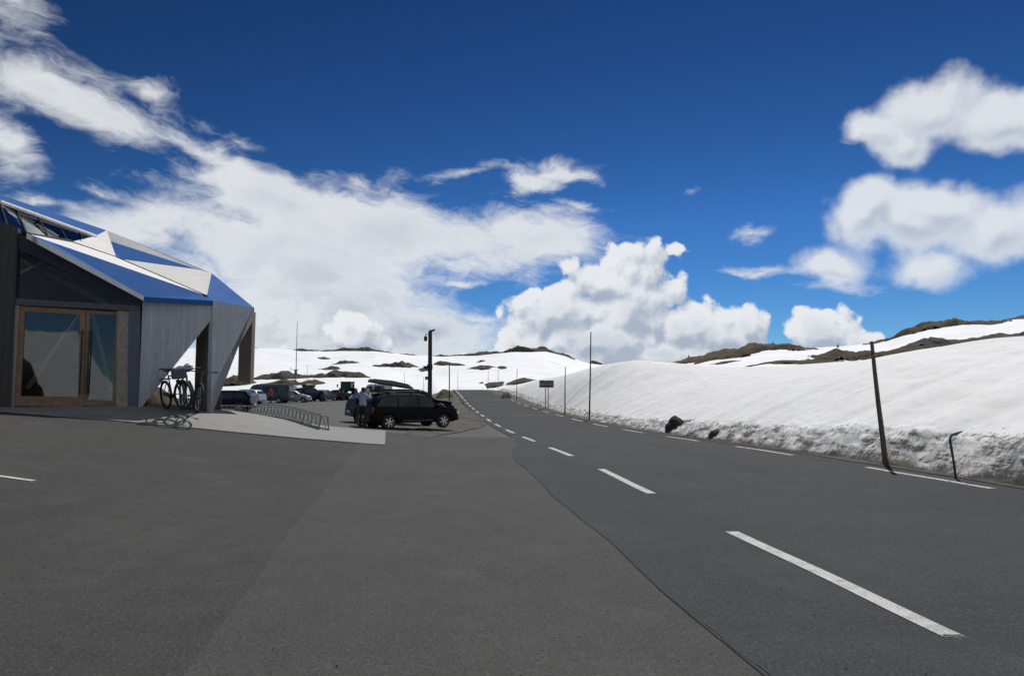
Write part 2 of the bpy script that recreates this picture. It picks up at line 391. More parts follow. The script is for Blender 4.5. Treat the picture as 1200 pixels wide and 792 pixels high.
def sheet(name, poly, zfun, off, mat, step=.6, skirt=0):
    """a polygon cut into a grid and laid on the height function"""
    bm = bmesh.new(); bm.faces.new([bm.verts.new((x, y, 0)) for x, y in poly])
    xs = [p[0] for p in poly]; ys = [p[1] for p in poly]
    for lo, hi, ax in ((min(xs), max(xs), 0), (min(ys), max(ys), 1)):
        st = step[ax] if isinstance(step, tuple) else step
        for c in np.arange(math.ceil(lo/st)*st, hi, st):
            co = [0, 0, 0]; no = [0, 0, 0]; co[ax] = c; no[ax] = 1
            bmesh.ops.bisect_plane(bm, geom=bm.verts[:]+bm.edges[:]+bm.faces[:], plane_co=co, plane_no=no, dist=1e-5)
    if skirt:
        be = [e for e in bm.edges if e.is_boundary]
        r = bmesh.ops.extrude_edge_only(bm, edges=be)
        low = set(v for v in r['geom'] if isinstance(v, bmesh.types.BMVert))
    else: low = set()
    vs = list(bm.verts); xy = np.array([v.co[:2] for v in vs]); zz = zfun(xy[:, 0], xy[:, 1])+off
    for v, z in zip(vs, zz): v.co.z = z-(skirt if v in low else 0)
    bmesh.ops.recalc_face_normals(bm, faces=bm.faces[:])
    me = bpy.data.meshes.new(name); bm.to_mesh(me); bm.free(); me.materials.append(mat)
    me.shade_smooth()
    if skirt: me.set_sharp_from_angle(angle=R(40))
    if not skirt and len(me.polygons) and me.polygons[0].normal.z < 0: me.flip_normals()
    o = bpy.data.objects.new(name, me); COL.objects.link(o); return o
def grid_mesh(name, X, Y, Z, mat, attr=None):
    h, w = X.shape; co = np.stack([X, Y, Z], -1).reshape(-1, 3)
    i = np.arange(h*w).reshape(h, w); q = np.stack([i[:-1, :-1], i[:-1, 1:], i[1:, 1:], i[1:, :-1]], -1).reshape(-1, 4)
    me = bpy.data.meshes.new(name); me.from_pydata(co.tolist(), [], q.tolist()); me.materials.append(mat); me.shade_smooth()
    if attr:
        for k, a in attr.items():
            at = me.attributes.new(k, 'FLOAT', 'POINT'); at.data.foreach_set('value', a.reshape(-1).astype(np.float32))
    bm = bmesh.new(); bm.from_mesh(me)
    if sum(f.normal.z for f in list(bm.faces)[:200]) < 0:
        for f in bm.faces: f.normal_flip()
    bm.to_mesh(me); bm.free()
    o = bpy.data.objects.new(name, me); COL.objects.link(o); return o

# ------------------------------------------------------------------ setting: terrain, road, forecourt, lot
az = np.unique(np.concatenate([np.linspace(-180, -46, 60), np.linspace(-46, 46, 520), np.linspace(46, 180, 60)]))
rad = np.concatenate([[.3], np.geomspace(1.5, 110, 90), np.geomspace(112, 460, 150), np.geomspace(480, 9000, 40)])
A, RR = np.meshgrid(np.radians(az), rad)
TX, TY = RR*np.sin(A), RR*np.cos(A)
struct(grid_mesh('snow_terrain', TX, TY, T(TX, TY), SNOW))

ys = np.concatenate([np.arange(-60, 4, 1.), np.arange(4, 30, .1), np.arange(30, 60, .2), np.arange(60, 123, .5)])
ls = np.concatenate([[0, .04, .08], np.arange(.12, 1.5, .055), np.arange(1.5, 4, .18), np.linspace(4, 26, 50)])
L_, Y_ = np.meshgrid(ls, ys)
dirt = 1-np.clip((bank_z(L_, Y_)-zr(Y_))/(np.interp(Y_, FHY, FH)*1.12), 0, 1.6)
struct(grid_mesh('snow_bank', bank_edge(Y_)+L_, Y_, bank_z(L_, Y_), DSNOW, {'dirt': dirt}))

def strip(name, fa, fb, y0, y1, off, mat, nx=8, sy=.5, wear=None):
    ysn = np.arange(y0, y1+1e-6, (y1-y0)/max(1, round((y1-y0)/sy))); u = np.linspace(0, 1, nx+1)
    U, Y = np.meshgrid(u, ysn); X = fa(Y)*(1-U)+fb(Y)*U
    at = None
    if wear is not None: at = {'wear': wear(U, (Y-y0)/(y1-y0))}
    return struct(grid_mesh(name, X, Y, G(X, Y)+off, mat, at))
seam = lambda y: xl(y)-1.55 + .06*fbm(np.asarray(y)*.25, 2.2, 3)
left_edge = lambda y: np.where(np.asarray(y) < 27, seam(y), xl(y)-.45+.1*fbm(np.asarray(y)*.3, 8.1, 3))
strip('road', lambda y: seam(y)+(xl(y)-.42-seam(y))*sstep(y, 15, 27), lambda y: xr(y)+1.5, -60, 150, .012, ROADM, 12)
seam2 = lambda y: -1.55-.162*np.maximum(np.asarray(y, float)-2, -30) + .05*fbm(np.asarray(y)*.3, 5.5, 3)
strip('forecourt_strip', seam2, lambda y: seam(y)+(xl(y)-.42-seam(y))*sstep(y, 15, 27)+.02, -40, 27, .006, PLAZA2, 10)
strip('forecourt', lambda y: 0*y-45, lambda y: seam2(y)+.02, -40, 24.5, .0, PLAZA1, 60)
lot_poly = [(-95, 22.5), (-1.5, 22.5), (1.6, 26.5), (-.4, 40), (-3.8, 60), (-5.6, 77), (-9.2, 110), (-12, 122), (-95, 122)]
struct(sheet('parking_lot', lot_poly, G, -.012, LOTM, (1.2, 1.2)))
# crack along the seam between the road and the forecourt
def ribbon(name, fx, y0, y1, wfun, off, mat, sy=.06):
    yy = np.arange(y0, y1, sy); w = wfun(yy); X = np.stack([fx(yy)-w, fx(yy)+w], -1); Y = np.stack([yy, yy], -1)
    return struct(grid_mesh(name, X, Y, G(X, Y)+off, mat))
ribbon('road_seam', lambda y: seam(y)+.035*fbm(y*2.2, 9.3, 3)+.02, 1.5, 15.5, lambda y: .001+.008*np.clip(fbm(y*3, .7, 3)+.05, 0, 1), .017, CRACK)
# dashed edge lines
for k in range(-3, 19):
    y0 = 4.45+6.42*k
    y1 = y0+3.3
    if k == 0: y0, y1 = 4.32, 7.95
    we = (lambda U, V: .0+.95*np.clip(1-V/.14, 0, 1)*1.) if k == 0 else (lambda U, V: np.zeros_like(U)+.2)
    strip('road_marking', lambda y: xl(y)-.075, lambda y: xl(y)+.075, y0, y1, .018, PAINTW, 4, .15, we)
    y0 = 11.4+6.35*k-.05
    strip('road_marking', lambda y: xr(y)-.07, lambda y: xr(y)+.07, y0, min(y0+3.3, 128), .018, PAINTW, 3, .3, lambda U, V: np.zeros_like(U)+.3)
strip('road_marking', lambda y: xl(y)-.07, lambda y: xl(y)+.07, 88, 126, .02, PAINTW, 2, 1., lambda U, V: np.zeros_like(U)+.1)
q = hit(17, 561, G); struct(sheet('parking_marking', [(q.x-2.2, q.y+.05), (q.x+.28, q.y-.06), (q.x+.28, q.y+.04), (q.x-2.2, q.y+.16)], G, .01, PAINTW, .25))
# light cross bands where the road was patched
for y0, y1 in ((50.5, 52.5), (83, 86)):
    strip('road_patch', lambda y: xl(y)+.2, lambda y: xr(y)+.3, y0, y1, .0155, PLAZA2, 8)
# concrete terrace / ramp before the building
Apt, Bpt = hit(451, 522, G), hit(452, 505.5, G)
terr = [(Apt.x, Apt.y), (Bpt.x, Bpt.y), (-7.2, 25.6), (-12.5, 31), (-30, 30), (-40, 10), (-20, 13.4), (-12.6, 16.1), (-9.8, 17.2), (-5.9, 18.85)]
struct(sheet('terrace', terr, G, .035, CONC, .5, skirt=.2))
# dirt verge by the junction
vp = [(568, 499), (545, 506), (500, 512), (470, 508), (500, 497), (535, 490), (527, 474), (541, 474.5), (556, 483), (565, 492)]
vw = [hit(a, b, G) for a, b in vp]
vw = [a.lerp(b, q) for a, b in zip(vw, vw[1:]+vw[:1]) for q in (0, .2, .4, .6, .8)]
struct(sheet('gravel_verge', [(v.x+.16*random.uniform(-1, 1), v.y+.25*random.uniform(-1, 1)) for v in vw], G, .015, VERGE, .4))
ribbon('verge', lambda y: xl(y)-1.05+.35*fbm(y*.25, 6.1, 3), 45, 124, lambda y: .5+.25*fbm(y*.3, 4.4, 2), .03, VERGE, .4)
ribbon('verge', lambda y: xr(y)+.95+.1*fbm(y*.4, 2.4, 2), 44, 122, lambda y: .4+.012*(y-44)+.1*fbm(y*.5, 1.4, 2), .03, VERGE, .4)
ribbon('verge', lambda y: xr(y)+.62+.05*fbm(y*.6, 3.4, 2), 3, 44, lambda y: .14+.07*fbm(y*.8, 5.4, 3), .024, VERGE, .15)
# loose chippings on the asphalt
mb = MB()
for i in range(240):
    y = 3.4+14*random.random()**1.7; x = random.uniform(-.7, .72)*y
    r = random.uniform(.003, .009); z = float(G(x, y))+.014
    pts = [(x+r*random.uniform(.7, 1.2)*a, y+r*random.uniform(.7, 1.2)*b, z+r*c) for a, b, c in ((1, 0, 0), (0, 1, 0), (-1, 0, 0), (0, -1, 0), (0, 0, .8))]
    mb.add(pts, [(0, 1, 4), (1, 2, 4), (2, 3, 4), (3, 0, 4)])
struct(mb.build('loose_chippings', BOULD), 'stuff')

# ------------------------------------------------------------------ rock outcrops on the snow
def outcrop(px0, px1, py0, py1, label, mat=ROCK, rough=1.0, skyline=False, depth=None, seed=0, peak=.5, group='rock outcrops showing through the snow'):
    c = hit((px0+px1)/2, py1-.3, T, 40, 420)
    if skyline:
        r0 = float(np.interp((px0+px1)/2, [-300, 660, 700, 760, 900, 1200, 1500], [330, 330, 400, 260, 225, 210, 200]))
        c = P((px0+px1)/2, py1, r0*.985); c.z = float(T(c.x, c.y))
    if px0 > 780:
        ln_ = max(6, (py1-py0)/FPX*c.y*4.3)
        if skyline: c = P((px0+px1)/2, py1, r0-ln_*.95); c.z = float(T(c.x, c.y))
    if depth: c = P((px0+px1)/2, py1, depth); c.z = float(T(c.x, c.y))
    w = (px1-px0)/FPX*c.y; h = max(.5, (py1-py0)/FPX*c.y)
    if not depth: h *= (.40 if px0 > 780 else .55) if skyline else (.55 if px0 > 780 else .72)
    ln = max(w*.30, h*3, 6)
    if px0 > 780: ln = max(ln*.6, ln_); rough *= 1.25
    yaw = math.atan2(c.x, c.y)
    nx, ny = int(min(150, max(30, w*2.2))), 34
    u = np.linspace(-1.12, 1.12, nx); v = np.linspace(-1.15, 1.15, ny); U, V = np.meshgrid(u, v)
    lx = U*w/2; ly = (V+.9)*ln/2
    X = c.x + lx*math.cos(yaw)+ly*math.sin(yaw); Y = c.y - lx*math.sin(yaw)+ly*math.cos(yaw)
    sx = 10*seed+3.1
    pk = np.where(U < peak*2-1, (U+1)/(2*peak+1e-3), (1-U)/(2-2*peak+1e-3))
    rr = np.sqrt(U**2+V**2) + rough*(.40*fbm(X/(3+w*.12)+sx, Y/5+sx, 4) + .22*fbm(X/2.0+sx, Y/2.5, 3))
    prof = np.clip(1-rr**2, -1, 1)
    prof = np.where(prof > 0, prof**.55, prof)
    lump = .68 + .50*fbm(X/(3+w*.12)+sx, Y/(4+h)+sx, 4) + .10*np.abs(fbm(X/1.4+sx, Y/1.4, 3))
    hh = h*(.38+.62*sstep(pk, 0, .8))
    Z = T(X, Y) + np.where(prof > 0, hh*prof*np.clip(lump, .12, 1.3), prof*1.0-.03)
    o = grid_mesh('rock_outcrop', X-c.x, Y-c.y, Z-c.z, mat); o.location = c
    return tag(o, label, 'rock outcrop', group)
OC = [
 (372, 462, 404.5, 413.5, 'long dark rocky crest on the snow skyline left of the camera pole', ROCK, True, .55),
 (328, 378, 408, 413, 'low dark rock band on the snow skyline above the weather mast', ROCK, True, .6),
 (292, 310, 405.5, 409, 'dark rock patch on the skyline just right of the timber building', ROCK, True, .3),
 (470, 489, 414.5, 417.5, 'small rock strip on the skyline just left of the camera pole', ROCK, True, .5),
 (508, 530, 415, 419, 'thin rock strip on the skyline just right of the camera pole', ROCK, True, .5),
 (526, 596, 410, 420, 'flat dark rocks at the left foot of the broad summit above the road', ROCK, True, .75),
 (566, 669, 405.5, 419, 'broad dark rocky summit on the skyline above the road crest', ROCK, True, .5),
 (676, 714, 422.5, 431, 'small dark knoll on the skyline behind the tall snow stake', ROCK, True, .5),
 (297, 362, 431, 444.5, 'hummocky dark outcrop on the snow right of the building, with a knob on top', ROCK, False, .45),
 (358, 430, 430, 442.5, 'large humped dark outcrop on the snow just above the tractor', ROCK, False, .72),
 (391, 419, 418.5, 426.5, 'pointed dark outcrop on the snow below the long rocky crest', ROCK, False, .5),
 (374, 403, 427.5, 433.5, 'flat dark outcrop between the pointed outcrop and the humped one', ROCK, False, .6),
 (371, 386, 418.8, 421.5, 'tiny flat rock patch high on the snow left of the pointed outcrop', ROCK, False, .5),
 (440, 493, 420, 430.5, 'wide dark outcrop on the snow left of the camera pole', ROCK, False, .55),
 (506, 543, 421, 428.5, 'wide dark outcrop on the snow right of the camera pole', ROCK, False, .6),
 (489, 506, 431.5, 435.5, 'small low rock patch seen beside the brackets of the camera pole', ROCK, False, .5),
 (549, 580, 427.5, 433.5, 'flat rock outcrop on the snow straight above the road crest', ROCK, False, .5),
 (559, 569, 420.5, 424.5, 'tiny rock on the snow under the broad summit', ROCK, False, .5),
 (583, 594, 429, 432.5, 'tiny flat rock on the snow right of the flat outcrop above the road', ROCK, False, .5),
 (563, 594, 448.5, 454, 'low dark rocks on the snow just beyond the road crest', ROCK, False, .6),
 (592, 627, 442, 449.5, 'string of dark rocks beside the snow bank left of the information board', ROCK, False, .5),
 (309, 352, 443.5, 451.5, 'brown bare slope behind the parked van', ROCKB, False, .8),
 (345, 380, 444.5, 451.5, 'brown bare hump at the foot of the weather mast', ROCKB, False, .6),
 (255, 300, 432, 452, 'dark heathery knoll seen through the right triangular opening of the building', ROCKB, False, .45),

 (786, 952, 402.5, 426, 'long brown heath ridge with cairns on the right skyline', ROCKB, True, .62),
 (953, 1044, 402, 422, 'rounded brown outcrop on the snow left of the leaning wooden pole', ROCKB, False, .45),
 (880, 992, 418.5, 427, 'long low brown strip at the lip of the snow bank', ROCKB, False, .6),
 (985, 1122, 406, 419, 'thin brown strip of heath behind the top of the leaning wooden pole', ROCKB, False, .5),
 (1024, 1164, 372, 398, 'big brown heath hill on the right skyline', ROCKB, True, .45),
 (1048, 1130, 390, 408, 'grey rocky outcrop on the snow below the big brown hill', ROCK, False, .35),
 (1112, 1290, 380, 400, 'wide dark rocky slope at the right edge above the snow bank', ROCK, False, .5),
 (1180, 1300, 358, 376, 'dark rocky top at the far right of the skyline', ROCK, True, .6),
 (834, 866, 421.5, 426, 'little brown heath strip at the lip of the bank under the cairn ridge', ROCKB, False, .5),
]
for i, (a, b, c, d, lab, m, sk, pk) in enumerate(OC):
    outcrop(a, b, c, d, lab, m, 1.0, sk, None, i+1, pk)
outcrop(140, 238, 438, 472, 'dark earthy mound close behind the building, seen through its left triangular opening', ROCKB, .7, False, 48, 61, .5)
# cairns and standing stones on the right ridge
def cairn(px, py, h, label, Y):
    c = P(px, py, Y); m = MB(); z = 0; k = 5; hh = h/FPX*Y; w = hh*.55
    for i in range(k):
        s = w*(1-.72*i/(k-1)); t = hh/k*1.12
        m.lathe([(0, z), (s*.5, z+.02*t), (s*random.uniform(.52, .6), z+t*.4), (s*.48, z+t*.9), (0, z+t)], (random.uniform(-.06, .06)*w, random.uniform(-.06, .06)*w, 0), 'z', 7); z += hh/k
    o = m.build('cairn', BOULD); o.location = (c.x, c.y, c.z-.15*hh)
    return tag(o, label, 'cairn', 'stone cairns along the right ridge')
cairn(906, 405.5, 6, 'tallest little stone cairn on the brown ridge, right of its middle', 221)
cairn(982, 406.5, 4.5, 'small stone cairn on top of the rounded brown outcrop', 190)
cairn(807, 420, 5, 'leftmost small cairn at the low left end of the brown ridge', 238)
cairn(829, 416.5, 4, 'small stone heap on the left slope of the brown ridge', 236)
# boulders in the cut face of the bank
def boulder(px, py, w, h, label, seed, inset=.52):
    d = ray(px, py); Y = 20
    for k in range(30):
        t = Y/d.y; Y += (float(bank_edge(Y))+inset-d.x*t)/(d.x/d.y-(-.1095))*.7
    c = P(px, py, Y); W, Hh = w/FPX*Y, h/FPX*Y
    bm = bmesh.new(); bmesh.ops.create_icosphere(bm, subdivisions=4, radius=1)
    for v in bm.verts:
        q = v.co.normalized(); n = float(fbm(q.x*1.3+seed+q.z, q.y*1.3-q.z*.7+seed, 4))
        f = 1+.20*n
        v.co = Vector((q.x*W*.5*f, q.y*W*.42*f, (max(q.z, -.4))*Hh*.66*f))
    me = bpy.data.meshes.new('boulder'); bm.to_mesh(me); bm.free(); me.materials.append(BOULD); me.shade_smooth(); me.set_sharp_from_angle(angle=R(35))
    o = bpy.data.objects.new('boulder', me); COL.objects.link(o); o.location = (c.x, c.y, float(zr(Y))+Hh*.22)
    return tag(o, label, 'boulder', 'boulders melting out of the snow bank')
boulder(793, 510, 25, 22, 'larger dark rounded boulder at the foot of the dirty snow bank', 3, .66)
boulder(842, 518, 22, 14, 'low dark boulder right of the larger rounded one', 8)
boulder(858, 520, 15, 11, 'smallest dark stone at the right end of the boulders', 12)

# ------------------------------------------------------------------ timber building
ga, gb = P(13, 475, 18.0), P(165, 477, 19.0)
dU = Vector((gb.x-ga.x, gb.y-ga.y, 0)).normalized(); nF = Vector((dU.y, -dU.x, 0))
def on_plane(px, py, p0, nrm, n=0.):
    d = ray(px, py); o = Vector((0, 0, CAM_H)); t = (p0+nrm*n-o).dot(nrm)/d.dot(nrm); return o+d*t
def F(px, py, n=0.): return on_plane(px, py, Vector((gb.x, gb.y, 0)), nF, n)
FZ = 1.16
BW = board_mat('grey_boards', (.40, .42, .44), (.47, .485, .50), .10, .75, .035, axis=(.7, .7), seamv=.6)
BD = board_mat('dark_boards', (.036, .034, .033), (.055, .052, .05), .16, axis=(dU.x, dU.y))
BBR = board_mat('brown_boards', (.46, .39, .33), (.54, .47, .40), .12, axis=(-.6, .8))
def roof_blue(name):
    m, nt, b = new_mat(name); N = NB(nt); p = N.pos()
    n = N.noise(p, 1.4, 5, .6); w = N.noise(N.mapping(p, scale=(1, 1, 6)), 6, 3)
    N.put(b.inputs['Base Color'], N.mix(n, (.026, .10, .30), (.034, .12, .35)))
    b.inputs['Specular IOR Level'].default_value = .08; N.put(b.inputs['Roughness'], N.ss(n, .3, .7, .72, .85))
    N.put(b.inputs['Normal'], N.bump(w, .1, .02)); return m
MULL = simple('mullion_grey', (.04, .045, .05), .9, spec=.1)
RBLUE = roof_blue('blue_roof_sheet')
RWHITE = board_mat('bleached_roof_boards', (.76, .745, .72), (.82, .81, .785), .14, .8, .03, axis=(.35, -.94))
bl = Vector((gb.x-2, gb.y+2, FZ))
bld = thing('timber_building', 'angular timber building with faceted blue and white roof and glass entrance', 'building', bl)
def poly_part(name, pts, thick, mat, parent=bld, dirv=None, bevel=0):
    """flat panel from world points, thickened along dirv"""
    m = MB(); m.prism([Vector(p) for p in pts], Vector(dirv)*thick); return m.build(name, mat, parent, world=True, bevel=bevel)
# roof panels (each facet its own part)
def RP(name, pts, mat, th=.13):
    m = MB(); pp = [P(*p) for p in pts]
    m.prism(pp, (0, 0, -th)); o = m.build(name, mat, bld, world=True)
    bm = bmesh.new(); bm.from_mesh(o.data); bmesh.ops.triangulate(bm, faces=bm.faces[:]); bm.to_mesh(o.data); bm.free(); return o
K, M_, Lp, Op, Qp, Rp = (125, 270, 26), (248, 320, 22.5), (144, 304, 23), (136, 301, 22.9), (115, 278, 25.5), (83, 283, 22.5)
Np, Hp, Ip, Ap = (242.5, 346.5, 20.1), (250, 352.5, 19.8), (298, 360.8, 21.5), (233, 316, 22.8)
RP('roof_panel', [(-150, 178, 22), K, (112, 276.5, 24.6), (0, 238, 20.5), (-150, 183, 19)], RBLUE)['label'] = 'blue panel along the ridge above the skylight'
RP('roof_panel', [K, Qp, Op, Rp, (112, 276.5, 24.6)], RWHITE)['label'] = 'pale board facet at the end of the skylight'
RP('roof_panel', [K, M_, Ap, Qp], RWHITE)['label'] = 'narrow pale board facet along the ridge'
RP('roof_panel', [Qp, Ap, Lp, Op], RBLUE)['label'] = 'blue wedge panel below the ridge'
RP('roof_panel', [Lp, Ap, M_, Np], RWHITE)['label'] = 'pale triangular board facet'
RP('roof_panel', [(36, 275, 18.2), Rp, Op, Lp, Np, (57, 282.5, 18.55)], RWHITE)['label'] = 'long pale board facet above the eave'
eave0, eave1 = F(32, 274.5, .45), F(168, 347.5, .3)
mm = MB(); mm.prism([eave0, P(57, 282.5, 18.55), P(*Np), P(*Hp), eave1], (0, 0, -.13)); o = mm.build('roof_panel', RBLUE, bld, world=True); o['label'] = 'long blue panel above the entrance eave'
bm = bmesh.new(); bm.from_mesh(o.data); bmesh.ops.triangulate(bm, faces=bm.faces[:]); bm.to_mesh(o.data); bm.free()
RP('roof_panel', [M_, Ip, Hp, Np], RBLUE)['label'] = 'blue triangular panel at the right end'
mm = MB(); mm.prism([P(*K), P(-150, 178, 22), Vector((-34, 31, 4.5)), Vector((-17.5, 34, 4.4))], (0, 0, -.13))
mm.prism([P(*K), Vector((-17.5, 34, 4.4)), Vector((-11.5, 29, 4.3)), P(*M_)], (0, 0, -.13)); mm.prism([P(*M_), Vector((-11.5, 29, 4.3)), P(*Ip)], (0, 0, -.13))
mm.build('rear_roof_panel', RWHITE, bld, world=True)
# white eave trim
m = MB(); e0, e1 = F(32, 274.5, .47), F(168, 348, .32)
m.prism([e0+Vector((0, 0, .03)), e1+Vector((0, 0, .03)), e1+Vector((0, 0, -.10)), e0+Vector((0, 0, -.12))], nF*.05); m.build('eave_trim', RWHITE, bld, world=True)
m = MB(); m.tube([P(-150, 180, 18.9), P(0, 236.5, 20.4), P(112, 276.8, 24.5)], .07, 6); m.build('skylight_trim', RWHITE, bld, world=True)
m = MB(); m.tube([P(-150, 205, 17.4), P(0, 262, 18.1), P(34, 275, 18.3), P(83, 283.3, 22.3)], .06, 6); m.tube([P(83, 283.3, 22.3), P(136, 301.3, 22.8), P(242.5, 347, 20.0)], .03, 6); m.build('roof_flashing', DARKM, bld, world=True)
# long skylight
sk = MB(); top = [P(-150, 183, 19), P(0, 238, 20.5), P(110, 277, 24.4)]; bot = [P(-150, 206, 17.5), P(0, 262.5, 18.2), P(34, 275, 18.4), P(83, 283, 22.4)]
sk.add(top+bot, [(0, 1, 4, 3), (1, 5, 4), (1, 2, 6, 5)]); skl = sk.build('skylight', DARKGLASS, bld, world=True)
for tx, ty, td, bx, by, bd in ((-40, 223, 20, -28, 252, 17.9), (0, 238, 20.5, 9, 265, 18.1), (20, 245.5, 21.2, 31, 273, 18.4), (45, 254.5, 22, 57, 278.5, 20.2), (69, 263.5, 23, 79, 282, 22), (93, 272, 23.7, 98, 280, 23.2)):
    m = MB(); m.tube([P(tx, ty, td-.05), P(bx, by, bd-.05)], .022, 6); m.build('mullion', MULL, skl, world=True)
m = MB(); m.prism([P(-150, 190, 19.9), P(105, 280, 25), P(80, 285, 23), P(34, 277, 19), P(-150, 210, 18.3)], (0, 0, -.05)); m.build('ceiling', INTER, bld, world=True)
# front facade
def fac(name, px, n, th, mat, **k): return poly_part(name, [F(a, b, n) for a, b in px], th, mat, dirv=-nF, **k)
ext = F(-260, 0, 0); 
wl = MB(); tl, tr, br = F(-150, 207, .02), F(20.5, 271, .02), F(13, 475, .02); bl_ = Vector((tl.x, tl.y, FZ-1))
tr.z += .1; brr = Vector((br.x, br.y, FZ-.3)); wl.prism([tl, tr, brr, bl_], -nF*.3); wl.build('dark_board_wall', BD, bld, world=True)
fac('header', [(20, 272), (166, 349), (166, 360), (22, 292)], -.02, .1, DARKM)
gg = fac('gable_window', [(20, 288), (163, 352.5), (163, 361), (18, 354)], -.06, .02, GABLEG)
m = MB(); m.prism([F(112, 328, -.03), F(115, 329, -.03), F(115, 360, -.03), F(112, 360, -.03)], -nF*.06)
fac('lintel', [(18, 349.5), (164, 358.5), (164, 364.5), (18, 357)], -.0, .16, simple('lintel_slate', (.06, .068, .075), .5))
fac('side_post', [(151, 363), (164.5, 364), (163.5, 478.5), (149.5, 478)], .0, .14, simple('post_slate', (.085, .095, .125), .6))
fac('frame_panel', [(137.5, 364), (151, 365), (149.5, 478), (135.5, 477)], -.02, .1, TIMBERP)
fac('frame_panel', [(15, 357.5), (22.5, 358), (16, 477), (8, 476.5)], -.02, .1, TIMBERP)
def door(x0t, x1t, x0b, x1b, yt0, yt1, yb, lab, hx):
    """timber-framed glazed door leaf from its four picture corners, on the facade plane"""
    a, b, c, d = F(x0t, yt0, -.05), F(x1t, yt1, -.05), F(x1b, yb+1, -.05), F(x0b, yb, -.05)
    w = .085*(b-a).length/1.3+.03
    def inner(fr): 
        u = (b-a).normalized(); return [a+u*fr+Vector((0, 0, -fr)), b-u*fr+Vector((0, 0, -fr)), c-u*fr+Vector((0, 0, fr*2.0)), d+u*fr+Vector((0, 0, fr*2.0))]
    i = inner(w); m = MB(); o4 = [a, b, c, d]; vs = o4+i
    th = -nF*.08; fs = []
    for k in range(4):
        kk = (k+1) % 4; m.prism([o4[k], o4[kk], i[kk], i[k]], th)
    dr = m.build('door', TIMBER, bld, world=True); dr['label'] = lab
    m = MB(); m.prism([p-nF*.03 for p in i], -nF*.015); m.build('pane', GLASS, dr, world=True)
    m = MB(); hp = F(hx, 430, .03); m.tube([hp+Vector((0, 0, -.75)), hp+Vector((0, 0, 1.0))], .018, 8); m.tube([hp+Vector((0, 0, -.7)), hp+Vector((0, 0, -.7))-nF*.1], .012, 6); m.tube([hp+Vector((0, 0, .95)), hp+Vector((0, 0, .95))-nF*.1], .012, 6)
    m.build('handle', DARKM, dr, world=True)
door(22.8, 100.5, 16.5, 97.5, 358.5, 363.5, 475.5, 'wide glazed door leaf', 94.5)
door(101.2, 140.5, 98, 135, 363.5, 366, 475.5, 'narrow glazed door leaf', 103)
# interior: floor, back wall, braces behind the glass
ub = lambda n, px: F(px, 470, n)
m = MB(); p0, p1, p2, p3 = ub(-.12, -20), ub(-.12, 166), ub(-5.8, 166), ub(-5.8, -60)
for p in (p0, p1, p2, p3): p.z = FZ+.02
m.prism([p0, p1, p2, p3], (0, 0, -.1)); m.build('floor', simple('interior_floor', (.09, .075, .06), .6), bld, world=True)
m = MB(); q2, q3 = p2.copy(), p3.copy(); m.prism([p2, p3, p3+Vector((0, 0, 6.2)), p2+Vector((0, 0, 4.5))], -nF*.2); m.build('back_wall', INTER, bld, world=True)
m = MB(); m.prism([p1, p2, p2+Vector((0, 0, 3.0)), p1+Vector((0, 0, 3.0))], dU*.08); m.build('side_wall', INTER, bld, world=True)
for a, b in (((32, 455), (96, 366)), ((108, 366), (133, 468))):
    m = MB(); m.tube([F(*a, -.9), F(*b, -.9)], .06, 4); m.build('brace', BRACE, bld, world=True)
for a, b in (((20, 300), (160, 372)), ((10, 330), (70, 300))):
    m = MB(); m.tube([F(*a, -1.6), F(*b, -1.6)], .11, 4); m.build('rafter', BRACE, bld, world=True)
m = MB(); tmp = F(40, 300, -3); m.prism([F(-60, 250, -1.0)+Vector((0, 0, -.3)), F(160, 350, -.3)+Vector((0, 0, -.1)), F(160, 330, -5), F(-60, 220, -5)], (0, 0, .03)); m.build('ceiling', INTER, bld, world=True)
# hidden rear and left walls
b0, b1, b2, b3 = Vector((gb.x, gb.y+.1, FZ-.4)), Vector((-15.4, 26.5, FZ-.4)), Vector((-30, 27.5, FZ-.4)), Vector((tl.x-.2, tl.y, FZ-1))
m = MB()
for s, e in ((b1, b2), (b2, b3)):
    n = (e-s).cross(Vector((0, 0, 1))).normalized(); m.prism([s, e, Vector((e.x, e.y, 4.5)), Vector((s.x, s.y, 4.5))], n*.2)
m.build('rear_wall', BD, bld, world=True)
n = (b1-b0).cross(Vector((0, 0, 1))).normalized(); m = MB(); m.prism([b0+Vector((-.1, .4, 0)), b1, Vector((b1.x, b1.y, 4.6)), Vector((b0.x-.1, b0.y+.4, 4.15))], -n*.2); m.build('porch_wall', BD, bld, world=True)
# two folded wing walls with slanted openings
wb, wc, we = P(168, 477, 19.0), P(249, 477, 19.9), P(297, 470, 21.5)
def wplane(a, b):
    u = Vector((b.x-a.x, b.y-a.y, 0)).normalized(); nr = Vector((u.y, -u.x, 0)); return lambda px, py, n=0.: on_plane(px, py, Vector((a.x, a.y, 0)), nr, n), nr
W1, n1 = wplane(wb, wc); W2, n2 = wplane(wc, we)
def low(p, z=FZ-.35): return Vector((p.x, p.y, z))
def wall(Wf, nr, px, lab, nbot):
    pts = [Wf(a, b) for a, b in px]
    for i in range(nbot): pts[-1-i] = low(pts[-1-i])
    m = MB(); m.prism(pts, -nr*.14); o = m.build('wing_wall', BW, bld, world=True); o['label'] = lab; return o
wall(W1, n1, [(167.5, 347.5), (249.4, 352.5), (248.6, 373), (167, 476), (162.5, 477)], 'left folded wall of grey upright boards cut by a slanted edge', 1)
wall(W2, n2, [(250.0, 352.5), (297, 360.8), (296.3, 376), (247.3, 459), (247, 477)], 'right folded wall of grey upright boards cut by a slanted edge', 1)
